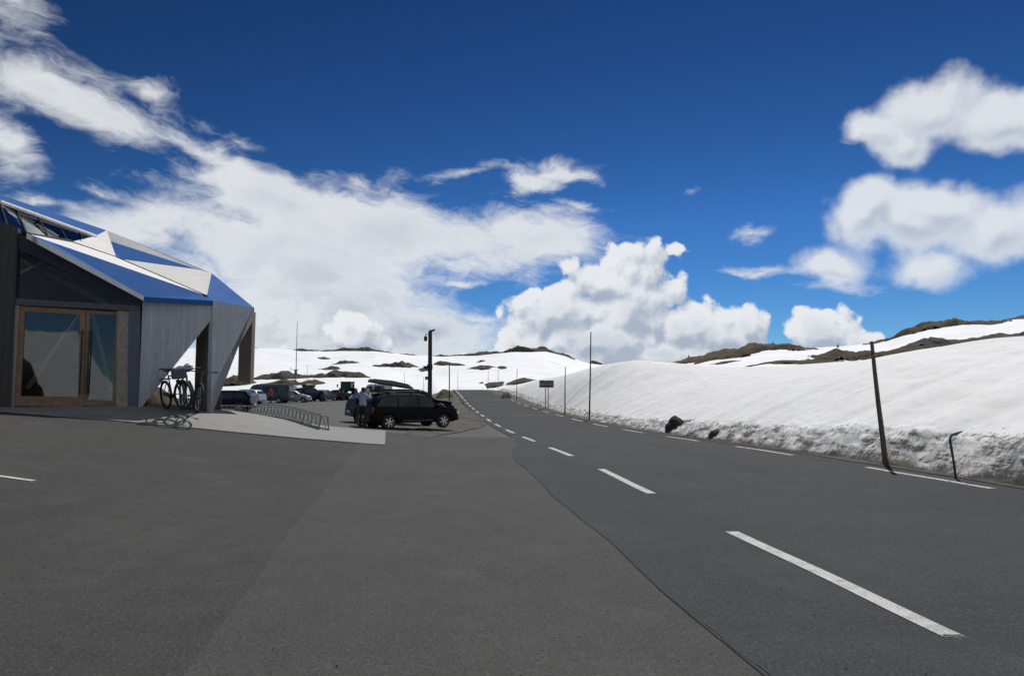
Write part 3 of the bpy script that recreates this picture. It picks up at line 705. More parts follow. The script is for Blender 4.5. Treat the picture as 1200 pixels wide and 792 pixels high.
def fin(a, pxb, yb, lab, zlo=.6, zlo2=.6):
    s = Vector((a.x, a.y, 0)); e = P(pxb, 450, yb); e.z = 0; d = (e-s).normalized(); nn = d.cross(Vector((0, 0, 1)))
    s = s+d*.16; m = MB(); m.prism([Vector((s.x, s.y, zlo)), Vector((e.x, e.y, zlo2)), Vector((e.x, e.y, 4.25)), Vector((s.x, s.y, 4.12))], nn*.1); o = m.build('fin_wall', BBR, bld, world=True); o['label'] = lab
fin(W1(248.5, 400), 228, 21.3, 'brown timber return behind the left opening')
fin(W2(296.3, 400), 278.5, 23.0, 'brown timber return behind the right opening', P(296, 449, 21.6).z, P(279, 446, 23).z)

# ------------------------------------------------------------------ bicycles
def make_bike(name, label, loc, rz, lean, frame_col, bag=None, steer=0.):
    t = thing(name, label, 'bicycle', loc, rz, 'bicycles parked at the timber building')
    t.scale = (1.14, 1.14, 1.14)
    Mx = Matrix.Rotation(lean, 3, 'X')
    def bt(mb, nm, mat, par=t, **k):
        mb.v = [tuple(Mx @ Vector(v)) for v in mb.v]; return mb.build(nm, mat, par, **k)
    wr, wb = .355, 1.10
    def wheel(x, ang):
        Mw = Matrix.Rotation(ang, 3, 'Z'); C = Vector((x, 0, wr))
        def rot(mb): mb.v = [tuple(C+Mw @ (Vector(v)-C)) for v in mb.v]; return mb
        n = 40; ring = lambda r: [(x+r*math.cos(2*math.pi*k/n), 0, wr+r*math.sin(2*math.pi*k/n)) for k in range(n)]
        w = bt(rot(MB().tube(ring(wr-.026), .027, 8, closed=True)), 'wheel', RUBBER, smooth=60)
        bt(rot(MB().tube(ring(wr-.062), .012, 6, closed=True)), 'rim', DARKM, w, smooth=60)
        s = MB()
        for k in range(16): a = 2*math.pi*k/16; s.tube([(x+.02*math.cos(a+1), .02*(-1)**k, wr+.02*math.sin(a+1)), (x+(wr-.06)*math.cos(a), 0, wr+(wr-.06)*math.sin(a))], .0022, 4)
        bt(rot(s), 'spokes', ALLOY, w); bt(rot(MB().lathe([(0, -.05), (.022, -.045), (.022, .045), (0, .05)], (x, 0, wr), 'y', 12)), 'hub', DARKM, w)
        return w
    wheel(0, 0); wheel(wb, steer)
    fr = MB(); bb = (.43, 0, .29); st = (.27, 0, .80); hd = (.86, 0, .86); hl = (.90, 0, .72)
    for a, b, r in ((bb, st, .017), (st, hd, .018), (bb, hl, .022), (hd, hl, .022)): fr.tube([a, b], r, 8)
    for s in (-1, 1): fr.tube([(0, .06*s, wr), (.43, .03*s, .29)], .011, 6); fr.tube([(0, .06*s, wr), (.28, .02*s, .76)], .009, 6)
    bt(fr, 'frame', frame_col, smooth=50)
    fk = MB(); fk.tube([hl, (.915, 0, .70)], .018, 8)
    for s in (-1, 1): fk.tube([(.915, .055*s, .71), (1.02, .06*s, .5), (wb, .06*s, wr)], [.017, .016, .012], 8)
    bt(fk, 'fork', DARKM, smooth=50)
    hb = MB(); hb.tube([hd, (.83, 0, .97)], .015, 8); hb.tube([(.78, -.34, 1.0), (.84, -.12, .985), (.84, .12, .985), (.78, .34, 1.0)], .013, 8)
    h = bt(hb, 'handlebar', DARKM, smooth=50)
    for s in (-1, 1): bt(MB().tube([(.765, .36*s, 1.0), (.79, .25*s, .998)], .019, 8), 'grip', RUBBER, h)
    sd = MB(); sd.tube([st, (.235, 0, .93)], .013, 8); bt(sd, 'seat_post', DARKM)
    sm = MB(); sm.add([(.08, -.075, .955), (.08, .075, .955), (.2, .06, .965), (.36, .014, .95), (.36, -.014, .95), (.2, -.06, .965), (.1, 0, .915), (.34, 0, .915)], [(0, 5, 2, 1), (5, 4, 3, 2), (0, 1, 6), (1, 2, 7, 6), (2, 3, 7), (3, 4, 7), (4, 5, 7), (5, 0, 6, 7)])
    bt(sm, 'saddle', PLASTIC, bevel=.008)
    cr = MB(); cr.lathe([(0, -.05), (.095, -.048), (.095, -.042), (0, -.04)], bb, 'y', 24)
    for s in (-1, 1): cr.tube([(.43, .06*s, .29), (.43+.12*s, .075*s, .29-.11*s)], .012, 6); cr.box((.43+.13*s, .12*s, .29-.12*s), (.09, .09, .02))
    bt(cr, 'crank', DARKM)
    if bag:
        b2 = MB(); b2.box((.93, 0, .86), (.17, .30, .26)); bt(b2, 'handlebar_bag', bag, bevel=.04)
        b3 = MB(); b3.box((.05, 0, .74), (.34, .16, .03)); bt(b3, 'rack', DARKM)
    return t
def gz(p): return (p.x, p.y, float(G(p.x, p.y))+.036)
BAG = simple('bag_fabric', (.07, .095, .12), .8, scale=20)
make_bike('bicycle', 'bicycle with grey handlebar bag leaning on the grey wing wall, leftmost of the three', gz(P(196, 474, 19.15)), R(-44), R(7), simple('bike_frame_dark', (.02, .025, .03), .3), BAG, R(12))
make_bike('bicycle', 'dark bicycle standing in the middle of the three at the wing wall', gz(P(215, 474, 19.6)), R(-56), R(6), simple('bike_frame_black', (.012, .012, .013), .3), None, R(6))
make_bike('bicycle', 'bicycle with upright front wheel, rightmost of the three by the brown timber return', gz(P(232, 474, 19.5)), R(-66), R(-4), simple('bike_frame_grey', (.05, .052, .056), .3), None, R(16))
# white helmets and a bottle hung on the bikes
HEL = simple('helmet_shell', (.50, .54, .53), .35)
for px, py, y, lab in ((211, 434, 18.85, 'pale helmet hung on the handlebars of the middle bicycle'), (220.5, 431, 19.0, 'pale helmet hung between the middle and the right bicycle')):
    m = MB(); c = P(px, py, y)
    prof = [(.13, -.03), (.135, .0), (.125, .05), (.095, .09), (.05, .11), (0, .115)]
    m.lathe(prof, (0, 0, 0), 'z', 18); m.lathe([(0, -.005), (.11, -.02), (.13, -.03)], (0, 0, 0), 'z', 18)
    o = m.build('helmet', HEL, smooth=50); o.location = c; o.rotation_euler = (R(50), R(10), 0); tag(o, lab, 'helmet', 'helmets hung on the parked bicycles')

# ------------------------------------------------------------------ bike rack
ra, rb = Vector((-12.9, 29.6, 0)), Vector((-6.25, 22.9, 0)); rd = (rb-ra).normalized(); rL = (rb-ra).length; rn = Vector((rd.y, -rd.x, 0))
rack = thing('bike_rack', 'long low galvanised bike rack of slanted hoops beside the terrace', 'bike rack', (rb.x, rb.y, float(G(rb.x, rb.y))))
def rp(t, n, z): p = ra+rd*t+rn*n; return Vector((p.x, p.y, float(G(p.x, p.y))+.02+z))
m = MB()
for n in (-.18, .18): m.tube([rp(t, n, .04) for t in np.linspace(0, rL, 20)], .022, 6)
m.build('base_rail', GALV, rack, world=True)
m = MB(); m.tube([rp(t, .0, .50) for t in np.linspace(0, rL, 20)], .014, 6); m.build('top_rail', GALV, rack, world=True)
k = 0; t = .15
while t < rL-.3:
    m = MB()
    m.tube([rp(t, .18, .05), rp(t+.03, .1, .46), rp(t+.06, .0, .50), rp(t+.07, -.1, .46), rp(t+.09, -.18, .05)], .014, 6)
    m.tube([rp(t+.20, .18, .05), rp(t+.36, .1, .46), rp(t+.38, .0, .5), rp(t+.40, -.1, .46), rp(t+.26, -.18, .05)], .014, 6)
    m.build('hoop', GALV, rack, world=True); t += .56
for t in (.02, rL-.02):
    m = MB(); m.tube([rp(t, .18, 0), rp(t, .1, .5), rp(t, -.1, .5), rp(t, -.18, 0)], .02, 6); m.build('end_frame', GALV, rack, world=True)
# low timber block and pale box by the end of the wing
bp = P(252, 485, 21.6); bz = float(G(bp.x, bp.y))
o = MB().box((0, 0, .22), (.34, .34, .52)).build('timber_block', simple('block_timber', (.07, .055, .045), .8, scale=6), bevel=.02); o.location = (bp.x, bp.y, bz); o.rotation_euler.z = R(20); tag(o, 'dark stubby timber block at the left end of the bike rack', 'block')
bx = P(248.5, 470, 22.4); t = thing('cabinet', 'small pale grey cabinet standing at the corner of the wing wall', 'cabinet', (bx.x, bx.y, float(G(bx.x, bx.y))), R(15))
MB().box((0, 0, .36), (.24, .22, .72)).build('body', simple('cabinet_grey', (.28, .32, .36), .5), t, bevel=.015); MB().box((0, 0, .735), (.28, .26, .03)).build('lid', GALV, t, bevel=.006)
# ------------------------------------------------------------------ vehicles
def lerp_tab(tab): xs, zs = zip(*tab); return lambda x: float(np.interp(x, xs, zs))
def make_car(name, label, cat, loc, rz, pnt, L=4.5, W=1.85, H=1.75, kind='suv', wheel_r=.37, rails=False, detail=True, group=None):
    t = thing(name, label, cat, loc, rz, group)
    h = L/2
    if kind == 'suv':   # normalised top line (x/h, z/H)
        top = [(-1, .40), (-.992, .55), (-.965, .64), (-.915, .80), (-.83, .925), (-.72, .975), (-.35, 1.), (.0, 1.), (.12, .985), (.22, .93), (.47, .645), (.52, .625), (.84, .575), (.93, .53), (.985, .45), (1, .36)]
        belt = [(-1, .60), (.5, .575), (1, .5)]; sill = .17; wf, wrr = .60, -.615
        wins = [[(-.875, .64), (-.43, .625), (-.43, .90), (-.73, .885)], [(-.405, .625), (.015, .61), (.015, .905), (-.405, .905)], [(.045, .61), (.415, .60), (.385, .655), (.19, .865), (.045, .90)]]
        ws = (.475, .225); bw = (-.935, -.85)
    elif kind == 'hatch':
        top = [(-1, .42), (-.99, .55), (-.95, .66), (-.82, .90), (-.72, .955), (-.3, 1.), (.02, .99), (.14, .94), (.48, .68), (.55, .655), (.85, .57), (.95, .50), (.99, .42), (1, .34)]
        belt = [(-1, .66), (.5, .62), (1, .5)]; sill = .15; wf, wrr = .62, -.62
        wins = [[(-.80, .68), (-.40, .655), (-.40, .915), (-.66, .89)], [(-.375, .655), (.0, .645), (.0, .925), (-.375, .92)], [(.03, .645), (.43, .64), (.40, .69), (.16, .885), (.03, .92)]]
        ws = (.49, .16); bw = (-.93, -.83)
    else:               # van
        top = [(-1, .35), (-.995, .5), (-.985, .9), (-.96, .985), (-.5, 1.), (.35, .995), (.5, .95), (.72, .58), (.78, .54), (.94, .47), (.99, .40), (1, .3)]
        belt = [(-1, .54), (.6, .52), (1, .42)]; sill = .13; wf, wrr = .64, -.60
        wins = [[(-.92, .56), (-.45, .56), (-.45, .86), (-.92, .86)], [(-.42, .56), (.10, .56), (.10, .86), (-.42, .86)], [(.2, .55), (.64, .535), (.60, .61), (.49, .82), (.2, .86)]]
        ws = (.725, .515); bw = (-.992, -.982)
    tp = lerp_tab([(a*h, b*H) for a, b in top]); bt = lerp_tab([(a*h, b*H) for a, b in belt])
    plan = lerp_tab([(-h, .86), (-h*.97, .93), (-h*.88, .985), (-h*.5, 1), (h*.5, 1), (h*.82, .975), (h*.93, .91), (h*.98, .80), (h, .66)])
    def ring(x):
        zt = tp(x); w = W/2*plan(x); zb = min(bt(x), zt-.03); k = min(1, max(0, (zt-zb)/(H-zb)))
        inset = (.045 if kind == 'van' else .135)*k*W; wrf = w-.02-inset; s0 = sill*H
        s0 = s0 + .12*max(0, (abs(x)/h-.86)/.14)
        pts = [(0, s0), (w*.86, s0), (w*.96, s0+.05), (w, s0+.2), (w*1.004, max(zb*.80, s0+.26)), (w*.985, zb), (w*.985+(wrf-w*.985)*.80, zb+(zt-zb)*.80), (wrf-.02, zt-.045*max(k, .3)), (wrf*.78, zt-.006), (0, zt+.012*k)]
        out = []
        for y, z in pts:
            for xc in (wf*h, wrr*h):
                ra = wheel_r*1.16; dx = abs(x-xc)
                if dx < ra and y > 0: z = max(z, wheel_r + math.sqrt(ra*ra-dx*dx)) if z < wheel_r + math.sqrt(ra*ra-dx*dx) else z
                elif dx < ra: z = max(z, min(wheel_r+math.sqrt(ra*ra-dx*dx), zb)) if (y, z) == pts[0] else z
            out.append((y, z))
        return out
    xs = sorted(set([round(v, 3) for v in np.linspace(-h, h, 76 if detail else 50)] + [c*h+wheel_r*1.16*q for c in (wf, wrr) for q in (-1, -.995, -.93, .93, .995, 1)]))
    rings = [ring(x) for x in xs]; m = MB(); n = len(rings[0])
    vs = []
    for x, rg in zip(xs, rings):
        vs += [(x, y, z) for y, z in rg] + [(x, -y, z) for y, z in rg[-2:0:-1]]
    nn = 2*n-2
    fs = [(i*nn+k, i*nn+(k+1) % nn, (i+1)*nn+(k+1) % nn, (i+1)*nn+k) for i in range(len(xs)-1) for k in range(nn)]
    fs += [tuple(range(nn)), tuple((len(xs)-1)*nn+k for k in range(nn))]
    m.add(vs, fs); body = m.build('body', pnt, t, smooth=32)
    def side_y(x, z):
        rg = ring(x)[3:8]; zs = [p[1] for p in rg]; return float(np.interp(z, zs, [p[0] for p in rg]))
    for wpoly in wins:
        for s in (1, -1):
            m = MB(); pts = [(a*h, s*(side_y(a*h, b*H)+.006), b*H) for a, b in wpoly]; inn = [(x, y-s*.012, z) for x, y, z in pts]
            k = len(pts); m.add(pts+inn, [tuple(range(k)), tuple(range(2*k-1, k-1, -1))]+[(i, (i+1) % k, k+(i+1) % k, k+i) for i in range(k)]); m.build('side_window', CARGL, t)
    def top_glass(x0, x1, nm, off):
        m = MB(); v = []
        for i in range(6):
            x = (x0+(x1-x0)*i/5)*h; rg = ring(x); ww = rg[7][0]-.05; ww = min(ww, W*.5-.12)
            v += [(x+off[0], y*ww, tp(x)+off[1]-(.02 if abs(y) == 1 else 0)) for y in (-1, -.6, 0, .6, 1)]
        f = [(i*5+k, i*5+k+1, (i+1)*5+k+1, (i+1)*5+k) for i in range(5) for k in range(4)]
        m.add(v, f); m.build(nm, CARGL, t)
    top_glass(ws[0], ws[1], 'windscreen', (.012, .018)); top_glass(bw[0], bw[1], 'rear_window', (-.018, .01))
    # wheels
    for xc in (wf*h, wrr*h):
        for s in (1, -1):
            yo = s*(W/2-.015); r = wheel_r; wd = .22
            w = MB().lathe([(r*.62, -wd), (r*.93, -wd), (r, -wd+.03), (r, -.03), (r*.95, -.005), (r*.64, 0)], (xc, 0, r), 'y', 32)
            w.v = [(x, yo + y*(1 if s > 0 else -1), z) for x, y, z in w.v]; wo = w.build('wheel', RUBBER, t, smooth=40)
            rm = MB().lathe([(r*.66, -.005), (r*.60, -.02), (r*.55, -.06)], (xc, 0, r), 'y', 28)
            rm.lathe([(r*.16, -.01), (r*.12, .002), (0, .004)], (xc, 0, r), 'y', 14)
            for k in range(6):
                a = 2*math.pi*k/6+.3; rm.box((xc+r*.36*math.cos(a), -.022, r+r*.36*math.sin(a)), (r*.50, .03, r*.19), ry=-a)
            rm.v = [(x, yo+y*(1 if s > 0 else -1), z) for x, y, z in rm.v]; rm.build('rim', ALLOY, wo)
            dk = MB().lathe([(r*.64, -.075), (0, -.075)], (xc, 0, r), 'y', 20); dk.v = [(x, yo+y*(1 if s > 0 else -1), z) for x, y, z in dk.v]; dk.build('brake_disc', DARKM, wo)
    # lamps, bumpers, plates, mirrors, handles
    for s in (1, -1):
        xf = h*.955; zf = tp(xf)-.10
        MB().box((xf-.03, s*W/2*plan(xf)*.84, zf), (.20, .30, .13), rz=-s*.35).build('headlight', LAMPW, t, bevel=.02)
        xt = -h*.958; MB().box((xt+.03, s*(W/2*plan(xt)-.075), H*.53), (.14, .16, H*.17), ry=.12).build('tail_light', LAMPR, t, bevel=.02)
        xm = ws[0]*h-.12; mr = MB().box((xm, s*(W/2+.09), bt(xm)+.07), (.11, .19, .15)); mr.box((xm, s*(W/2-.0), bt(xm)+.03), (.05, .1, .04)); mr.build('mirror', pnt, t, bevel=.015)
        if detail:
            for xx in (-.34, .09): MB().box((xx*h, s*(side_y(xx*h, H*.5)+.012), H*.505), (.17, .03, .03)).build('door_handle', pnt, t, bevel=.006)
            MB().box((-.0*h, s*(W/2+.004), sill*H+.1), (L*.34, .05, .09)).build('side_step', PLASTIC, t, bevel=.012)
            for xx in (-.42, .03, .44): MB().box((xx*h, s*(side_y(xx*h, H*.42)+.001), H*.43), (.008, .012, H*.36)).build('door_seam', PLASTIC, t)
    MB().box((h*.985, 0, H*.27), (.13, W*.72, H*.14)).build('front_bumper', PLASTIC if detail else pnt, t, bevel=.03)
    MB().box((-h*.985, 0, H*.28), (.14, W*.80, H*.13)).build('rear_bumper', PLASTIC if detail else pnt, t, bevel=.03)
    MB().box((h*.99, 0, H*.42), (.07, W*.46, H*.09)).build('grille', DARKM, t, bevel=.01)
    MB().box((h*1.0+.055, 0, H*.27), (.012, .52, .11)).build('number_plate', PLATE, t); MB().box((-h*1.0-.055, 0, H*.36), (.012, .52, .11)).build('number_plate', PLATE, t)
    if rails:
        for s in (1, -1):
            y = s*(ring(-.2*h)[8][0]+.02); m = MB(); m.tube([(-.80*h, y, H*.985), (-.74*h, y, H+.06), (0, y, H+.07), (.02*h, y, H+.065), (.10*h, y, H*.985)], .018, 8); m.build('roof_rail', DARKM, t, smooth=50)
    return t
def on_g(px, py): p = hit(px, py, G, 8, 180); return p
# main dark 4x4 in front of the lot
psi = R(36); A0 = hit(455, 502.8, G); wbx, tr_ = -.615*2.25, -.77
loc = Vector((A0.x, A0.y, 0)) - Matrix.Rotation(psi, 3, 'Z') @ Vector((wbx, tr_, 0)); sz = (float(G(A0.x, A0.y))*2+float(G(loc.x, loc.y)))/3
suv = make_car('parked_car', 'black off-road car with silver wheels under an open roof box, nearest in the car park', 'car', (loc.x, loc.y, sz+.0), psi, BLACKP, 4.5, 1.78, 1.59, 'suv', .325, True, True, 'cars parked beside the road')
rbx = thing('roof_box', 'black roof box with its lid swung up at the rear, on the nearest black car', 'roof box', tuple(Vector((loc.x, loc.y, sz)) + Matrix.Rotation(psi, 3, 'Z') @ Vector((-.66, .05, 1.625))), psi)
m = MB(); sec = lambda x, w, z0, z1: [(x, -w, z1), (x, -w*.92, z0), (x, w*.92, z0), (x, w, z1)]
stn = [(-1.15, .30, .04, .13), (-1.05, .40, .01, .14), (0, .42, 0, .14), (.8, .38, .01, .14), (1.15, .16, .07, .13)]
vs = [p for a in stn for p in sec(*a)]; m.add(vs, [(i*4+k, i*4+(k+1) % 4, i*4+4+(k+1) % 4, i*4+4+k) for i in range(4) for k in range(4)]+[(0, 1, 2, 3), (16, 17, 18, 19)]); m.build('base', PLASTIC, rbx, bevel=.02)
m = MB(); Mt = Matrix.Rotation(R(8.5), 3, 'Y')
stn = [(-2.12, .28, .0, .06), (-2.04, .39, .0, .15), (-1.2, .42, 0, .20), (-.4, .40, 0, .17), (0, .16, 0, .05)]
vs = []
for x, w, z0, z1 in stn: vs += [(x, -w, z0), (x, -w*.86, z1), (x, w*.86, z1), (x, w, z0)]
vs = [Vector((.85, 0, .14)) + Mt @ Vector(v) for v in vs]
m.add(vs, [(i*4+k, i*4+(k+1) % 4, i*4+4+(k+1) % 4, i*4+4+k) for i in range(4) for k in range(4)]+[(0, 1, 2, 3), (16, 17, 18, 19)]); m.build('lid', simple('roof_box_shell', (.05, .055, .06), .35), rbx, bevel=.02)
m = MB()
for s in (-1, 1): m.tube([(-.9, .36*s, .12), (-.8, .38*s, .40)], .012, 6)
m.build('lid_stay', GALV, rbx)
for xx in (-.6, .5):
    pass
m = MB(); m.box((-.6, 0, -.02), (.06, 1.3, .035)); m.box((.5, 0, -.02), (.06, 1.3, .035)); m.build('cross_bar', DARKM, rbx, bevel=.006)
def put_car(px, py, rz, *a, **k):
    p = on_g(px, py); return make_car('parked_car', *a[:1], 'car', (p.x, p.y, float(G(p.x, p.y))+0), rz, *a[1:], detail=False, group='cars parked beside the road', **k)
# cars behind it
p = P(424, 494, 34.2); make_car('parked_car', 'dark hatchback whose tail shows behind the person in the pale shirt', 'car', (p.x+1.2, p.y+.6, float(G(p.x, p.y))), R(30), BLACKP, 4.0, 1.74, 1.5, 'suv', .33, False, True, 'cars parked beside the road')
p = P(492, 477, 46); make_car('parked_car', 'dark car with roof rails half hidden behind the nearest black car', 'car', (p.x, p.y, float(G(p.x, p.y))+.12), R(8), BLACKP, 4.5, 1.82, 1.62, 'suv', .36, True, True, 'cars parked beside the road')
# far row
put_car(285, 473.5, R(170), 'silver estate car at the left end of the far row beside the wing wall', SILVERP, L=4.4, W=1.8, H=1.55, kind='hatch', wheel_r=.32)
p = on_g(308, 472.5); make_car('parked_van', 'long grey van with pale roof behind the bike rack', 'van', (p.x, p.y+1.5, float(G(p.x, p.y))), R(176), GREYP, 5.6, 2.0, 2.15, 'van', .34, False, False, 'vans in the far row')
p = on_g(330, 470.5); make_car('parked_van', 'dark van next to the person in the red jacket', 'van', (p.x, p.y+2.5, float(G(p.x, p.y))), R(100), NAVYP, 4.9, 1.95, 1.95, 'van', .34, False, False, 'vans in the far row')
put_car(345, 471.5, R(6), 'silver hatchback between the dark van and the dark car with roof cargo', SILVERP, L=3.7, W=1.7, H=1.42, kind='hatch', wheel_r=.31)
cs = on_g(362, 470.5); put_car(362, 470.5, R(68), 'dark car with cargo on its roof in the far row', NAVYP, L=4.6, W=1.9, H=1.78, kind='suv', wheel_r=.37, rails=True)
cz = float(G(cs.x, cs.y)); o = thing('roof_box', 'dark rounded roof box on the dark car in the far row', 'roof box', (cs.x, cs.y, cz+1.83), R(68))
m = MB(); m.tube([(-1.1, 0, .15), (-1.0, 0, .17), (0, 0, .2), (.8, 0, .18), (1.1, 0, .12)], [.1, .30, .34, .28, .06], 12); m.v = [(x, y*1.25, z*.8+.02) for x, y, z in m.v]; m.build('shell', PLASTIC, o, smooth=60)
m = MB(); m.box((-.5, 0, -.03), (.05, 1.3, .04)); m.box((.5, 0, -.03), (.05, 1.3, .04)); m.build('cross_bar', DARKM, o)
put_car(380, 470, R(80), 'grey hatchback seen end on between the dark car with roof cargo and the red car', GREYP, L=4.1, W=1.75, H=1.5, kind='hatch', wheel_r=.31)
put_car(393, 468.6, R(150), 'small dark red car beside the tractor', REDP, L=3.6, W=1.65, H=1.5, kind='hatch', wheel_r=.30)
p = P(441, 462, 100); make_car('parked_van', 'pale van far back between the tractor and the camera pole', 'van', (p.x, p.y, float(G(p.x, p.y))+.35), R(185), WHITEP, 4.6, 1.95, 2.0, 'van', .34, False, False, 'vans in the far row')
p = P(262, 474, 50); make_car('parked_car', 'dark car seen through the right triangular opening of the building', 'car', (p.x, p.y, float(G(p.x, p.y))), R(185), NAVYP, 4.4, 1.8, 1.6, 'suv', .35, False, False, 'cars parked beside the road')

# ------------------------------------------------------------------ tractor
p = P(405.5, 466.8, 98); tz = float(G(p.x, p.y))
tr = thing('tractor', 'dark green tractor with glass cab facing the car park, beside the red car', 'tractor', (p.x, p.y, tz), R(-97))
MB().box((.95, 0, 1.15), (1.7, .72, .75)).build('bonnet', GREENP, tr, bevel=.12)
m = MB(); m.box((-.1, 0, .75), (2.6, .5, .35)); m.box((1.55, 0, .62), (.3, 1.5, .16)); m.box((-.75, 0, .85), (.35, 1.7, .3)); m.build('chassis', DARKM, tr, bevel=.03)
c = MB(); c.prism([Vector((.25, -.72, 1.25)), Vector((.15, -.70, 2.5)), Vector((-1.2, -.70, 2.5)), Vector((-1.35, -.72, 1.25))], (0, 1.44, 0)); cab = c.build('cab', CARGL, tr, bevel=.04)
m = MB()
for s in (-1, 1):
    m.tube([(.27, .73*s, 1.2), (.16, .71*s, 2.5)], .05, 6); m.tube([(-1.36, .73*s, 1.2), (-1.21, .71*s, 2.5)], .05, 6); m.tube([(-.5, .74*s, 1.2), (-.5, .72*s, 2.5)], .035, 6)
m.build('cab_frame', GREENP, cab); MB().box((-.53, 0, 2.58), (1.75, 1.6, .18)).build('cab_roof', PLASTIC, tr, bevel=.07)
for s in (-1, 1):
    for xc, r, wd, nm in ((-.75, .82, .5, 'rear_wheel'), (1.55, .52, .38, 'front_wheel')):
        y = s*(.98 if nm[0] == 'r' else .86); w = MB().lathe([(r*.55, -wd/2), (r*.95, -wd/2), (r, -wd/2+.06), (r, wd/2-.06), (r*.95, wd/2), (r*.55, wd/2)], (xc, y, r), 'y', 28)
        for k in range(18): a = 2*math.pi*k/18; w.box((xc+r*math.cos(a), y, r+r*math.sin(a)), (.07, wd*.9, .09), ry=-a)
        wo = w.build('wheel', RUBBER, tr); MB().lathe([(r*.56, -wd/2+.04), (r*.3, -wd/2+.12), (0, -wd/2+.12), (0, wd/2-.12), (r*.3, wd/2-.12), (r*.56, wd/2-.04)], (xc, y, r), 'y', 20).build('rim', simple('tractor_rim', (.13, .02, .015), .5), wo)
    MB().box((-.75, .98*s, 1.68), (1.3, .5, .07)).build('mudguard', GREENP, tr, bevel=.02)
    MB().box((1.8, .25*s, 1.2), (.06, .2, .16)).build('headlight', LAMPW, tr, bevel=.02)
    m = MB(); m.tube([(.2, .75*s, 2.2), (.3, 1.15*s, 2.25)], .02, 6); m.box((.3, 1.2*s, 2.05), (.06, .2, .36)); m.build('mirror', PLASTIC, tr)
m = MB(); m.tube([(.75, .45, 1.3), (.75, .45, 2.35)], .05, 8); m.build('exhaust', DARKM, tr)
fl = MB(); fl.box((2.2, 0, .75), (.5, 1.9, .55)); fl.build('front_blade', simple('tractor_blade', (.045, .022, .018), .6), tr, bevel=.04)

# ------------------------------------------------------------------ people
SKIN = simple('skin', (.42, .26, .19), .55, var=.06)
def person(label, loc, rz, J, edges, rad, mats, zones, hair, hands, sc=1.0, extra=None):
    t_name = 'person'
    me = bpy.data.meshes.new('person'); names = list(J)
    me.from_pydata([J[k] for k in names], [(names.index(a), names.index(b)) for a, b in edges], [])
    o = bpy.data.objects.new('tmp', me); COL.objects.link(o)
    o.modifiers.new('s', 'SKIN'); 
    for i, k in enumerate(names):
        sv = me.skin_vertices[0].data[i]; r = rad[k]; sv.radius = r if isinstance(r, tuple) else (r, r); sv.use_root = (k == 'pelvis')
    sb = o.modifiers.new('d', 'SUBSURF'); sb.levels = 2; sb.render_levels = 2
    dg = bpy.context.evaluated_depsgraph_get(); me2 = bpy.data.meshes.new_from_object(o.evaluated_get(dg)); me2.name = 'person'
    bpy.data.objects.remove(o)
    bm = bmesh.new(); bm.from_mesh(me2)
    hm = MB()
    for wrist, dirn, side in hands:                                # five separate curled fingers rooted in each palm
        w = Vector(wrist); d = Vector(dirn).normalized(); sd = Vector(side).normalized(); nn = d.cross(sd)
        for k, (q, ln) in enumerate(((-.032, .062), (-.011, .072), (.011, .068), (.030, .052))):
            b = w + sd*q + d*.07; hm.tube([b-d*.02, b+d*ln*.5+nn*.004, b+d*ln*.9+nn*.025], [.010, .009, .007], 6)
        b = w - sd*.035 + d*.02; hm.tube([b, b-sd*.02+d*.03, b-sd*.022+d*.06+nn*.012], [.011, .010, .008], 6)
    if hm.v:
        tm = bpy.data.meshes.new('h'); tm.from_pydata(hm.v, [], hm.f); bm.from_mesh(tm); bpy.data.meshes.remove(tm)
    for f in bm.faces:
        f.material_index = zones(f.calc_center_median()); f.smooth = True
    me2.materials.clear()
    for m_ in mats: me2.materials.append(m_)
    bm.to_mesh(me2); bm.free()
    ob = bpy.data.objects.new('person', me2); COL.objects.link(ob); ob.location = loc; ob.rotation_euler.z = rz; ob.scale = (sc, sc, sc)
    hd = Vector(J['head']); m = MB()
    prof = [(0, .125), (.05, .118), (.085, .085), (.101, .03), (.098, -.03), (.08, -.075)]
    m.lathe(prof, (0, 0, 0), 'z', 18); m.v = [(hd.x+x*.92, hd.y-.012+(y*1.08 if y < 0 else min(y*1.0, .045+.35*max(0, z))), hd.z+.015+z) for x, y, z in m.v]
    m.build('hair', hair, ob, smooth=70)
    f = MB(); f.lathe([(0, .03), (.012, .012), (.014, -.012), (0, -.02)], (hd.x, hd.y+.098, hd.z-.01), 'z', 8)
    for s in (-1, 1): f.lathe([(0, .014), (.012, 0), (0, -.014)], (hd.x+.096*s, hd.y+.0, hd.z-.01), 'z', 8)
    f.build('face', SKIN, ob, smooth=60)
    e = MB()
    for s in (-1, 1): e.box((hd.x+.032*s, hd.y+.094, hd.z+.012), (.022, .008, .010))
    e.box((hd.x, hd.y+.092, hd.z-.055), (.045, .008, .008)); e.build('eyes', DARKM, ob)
    return tag(ob, label, 'person')
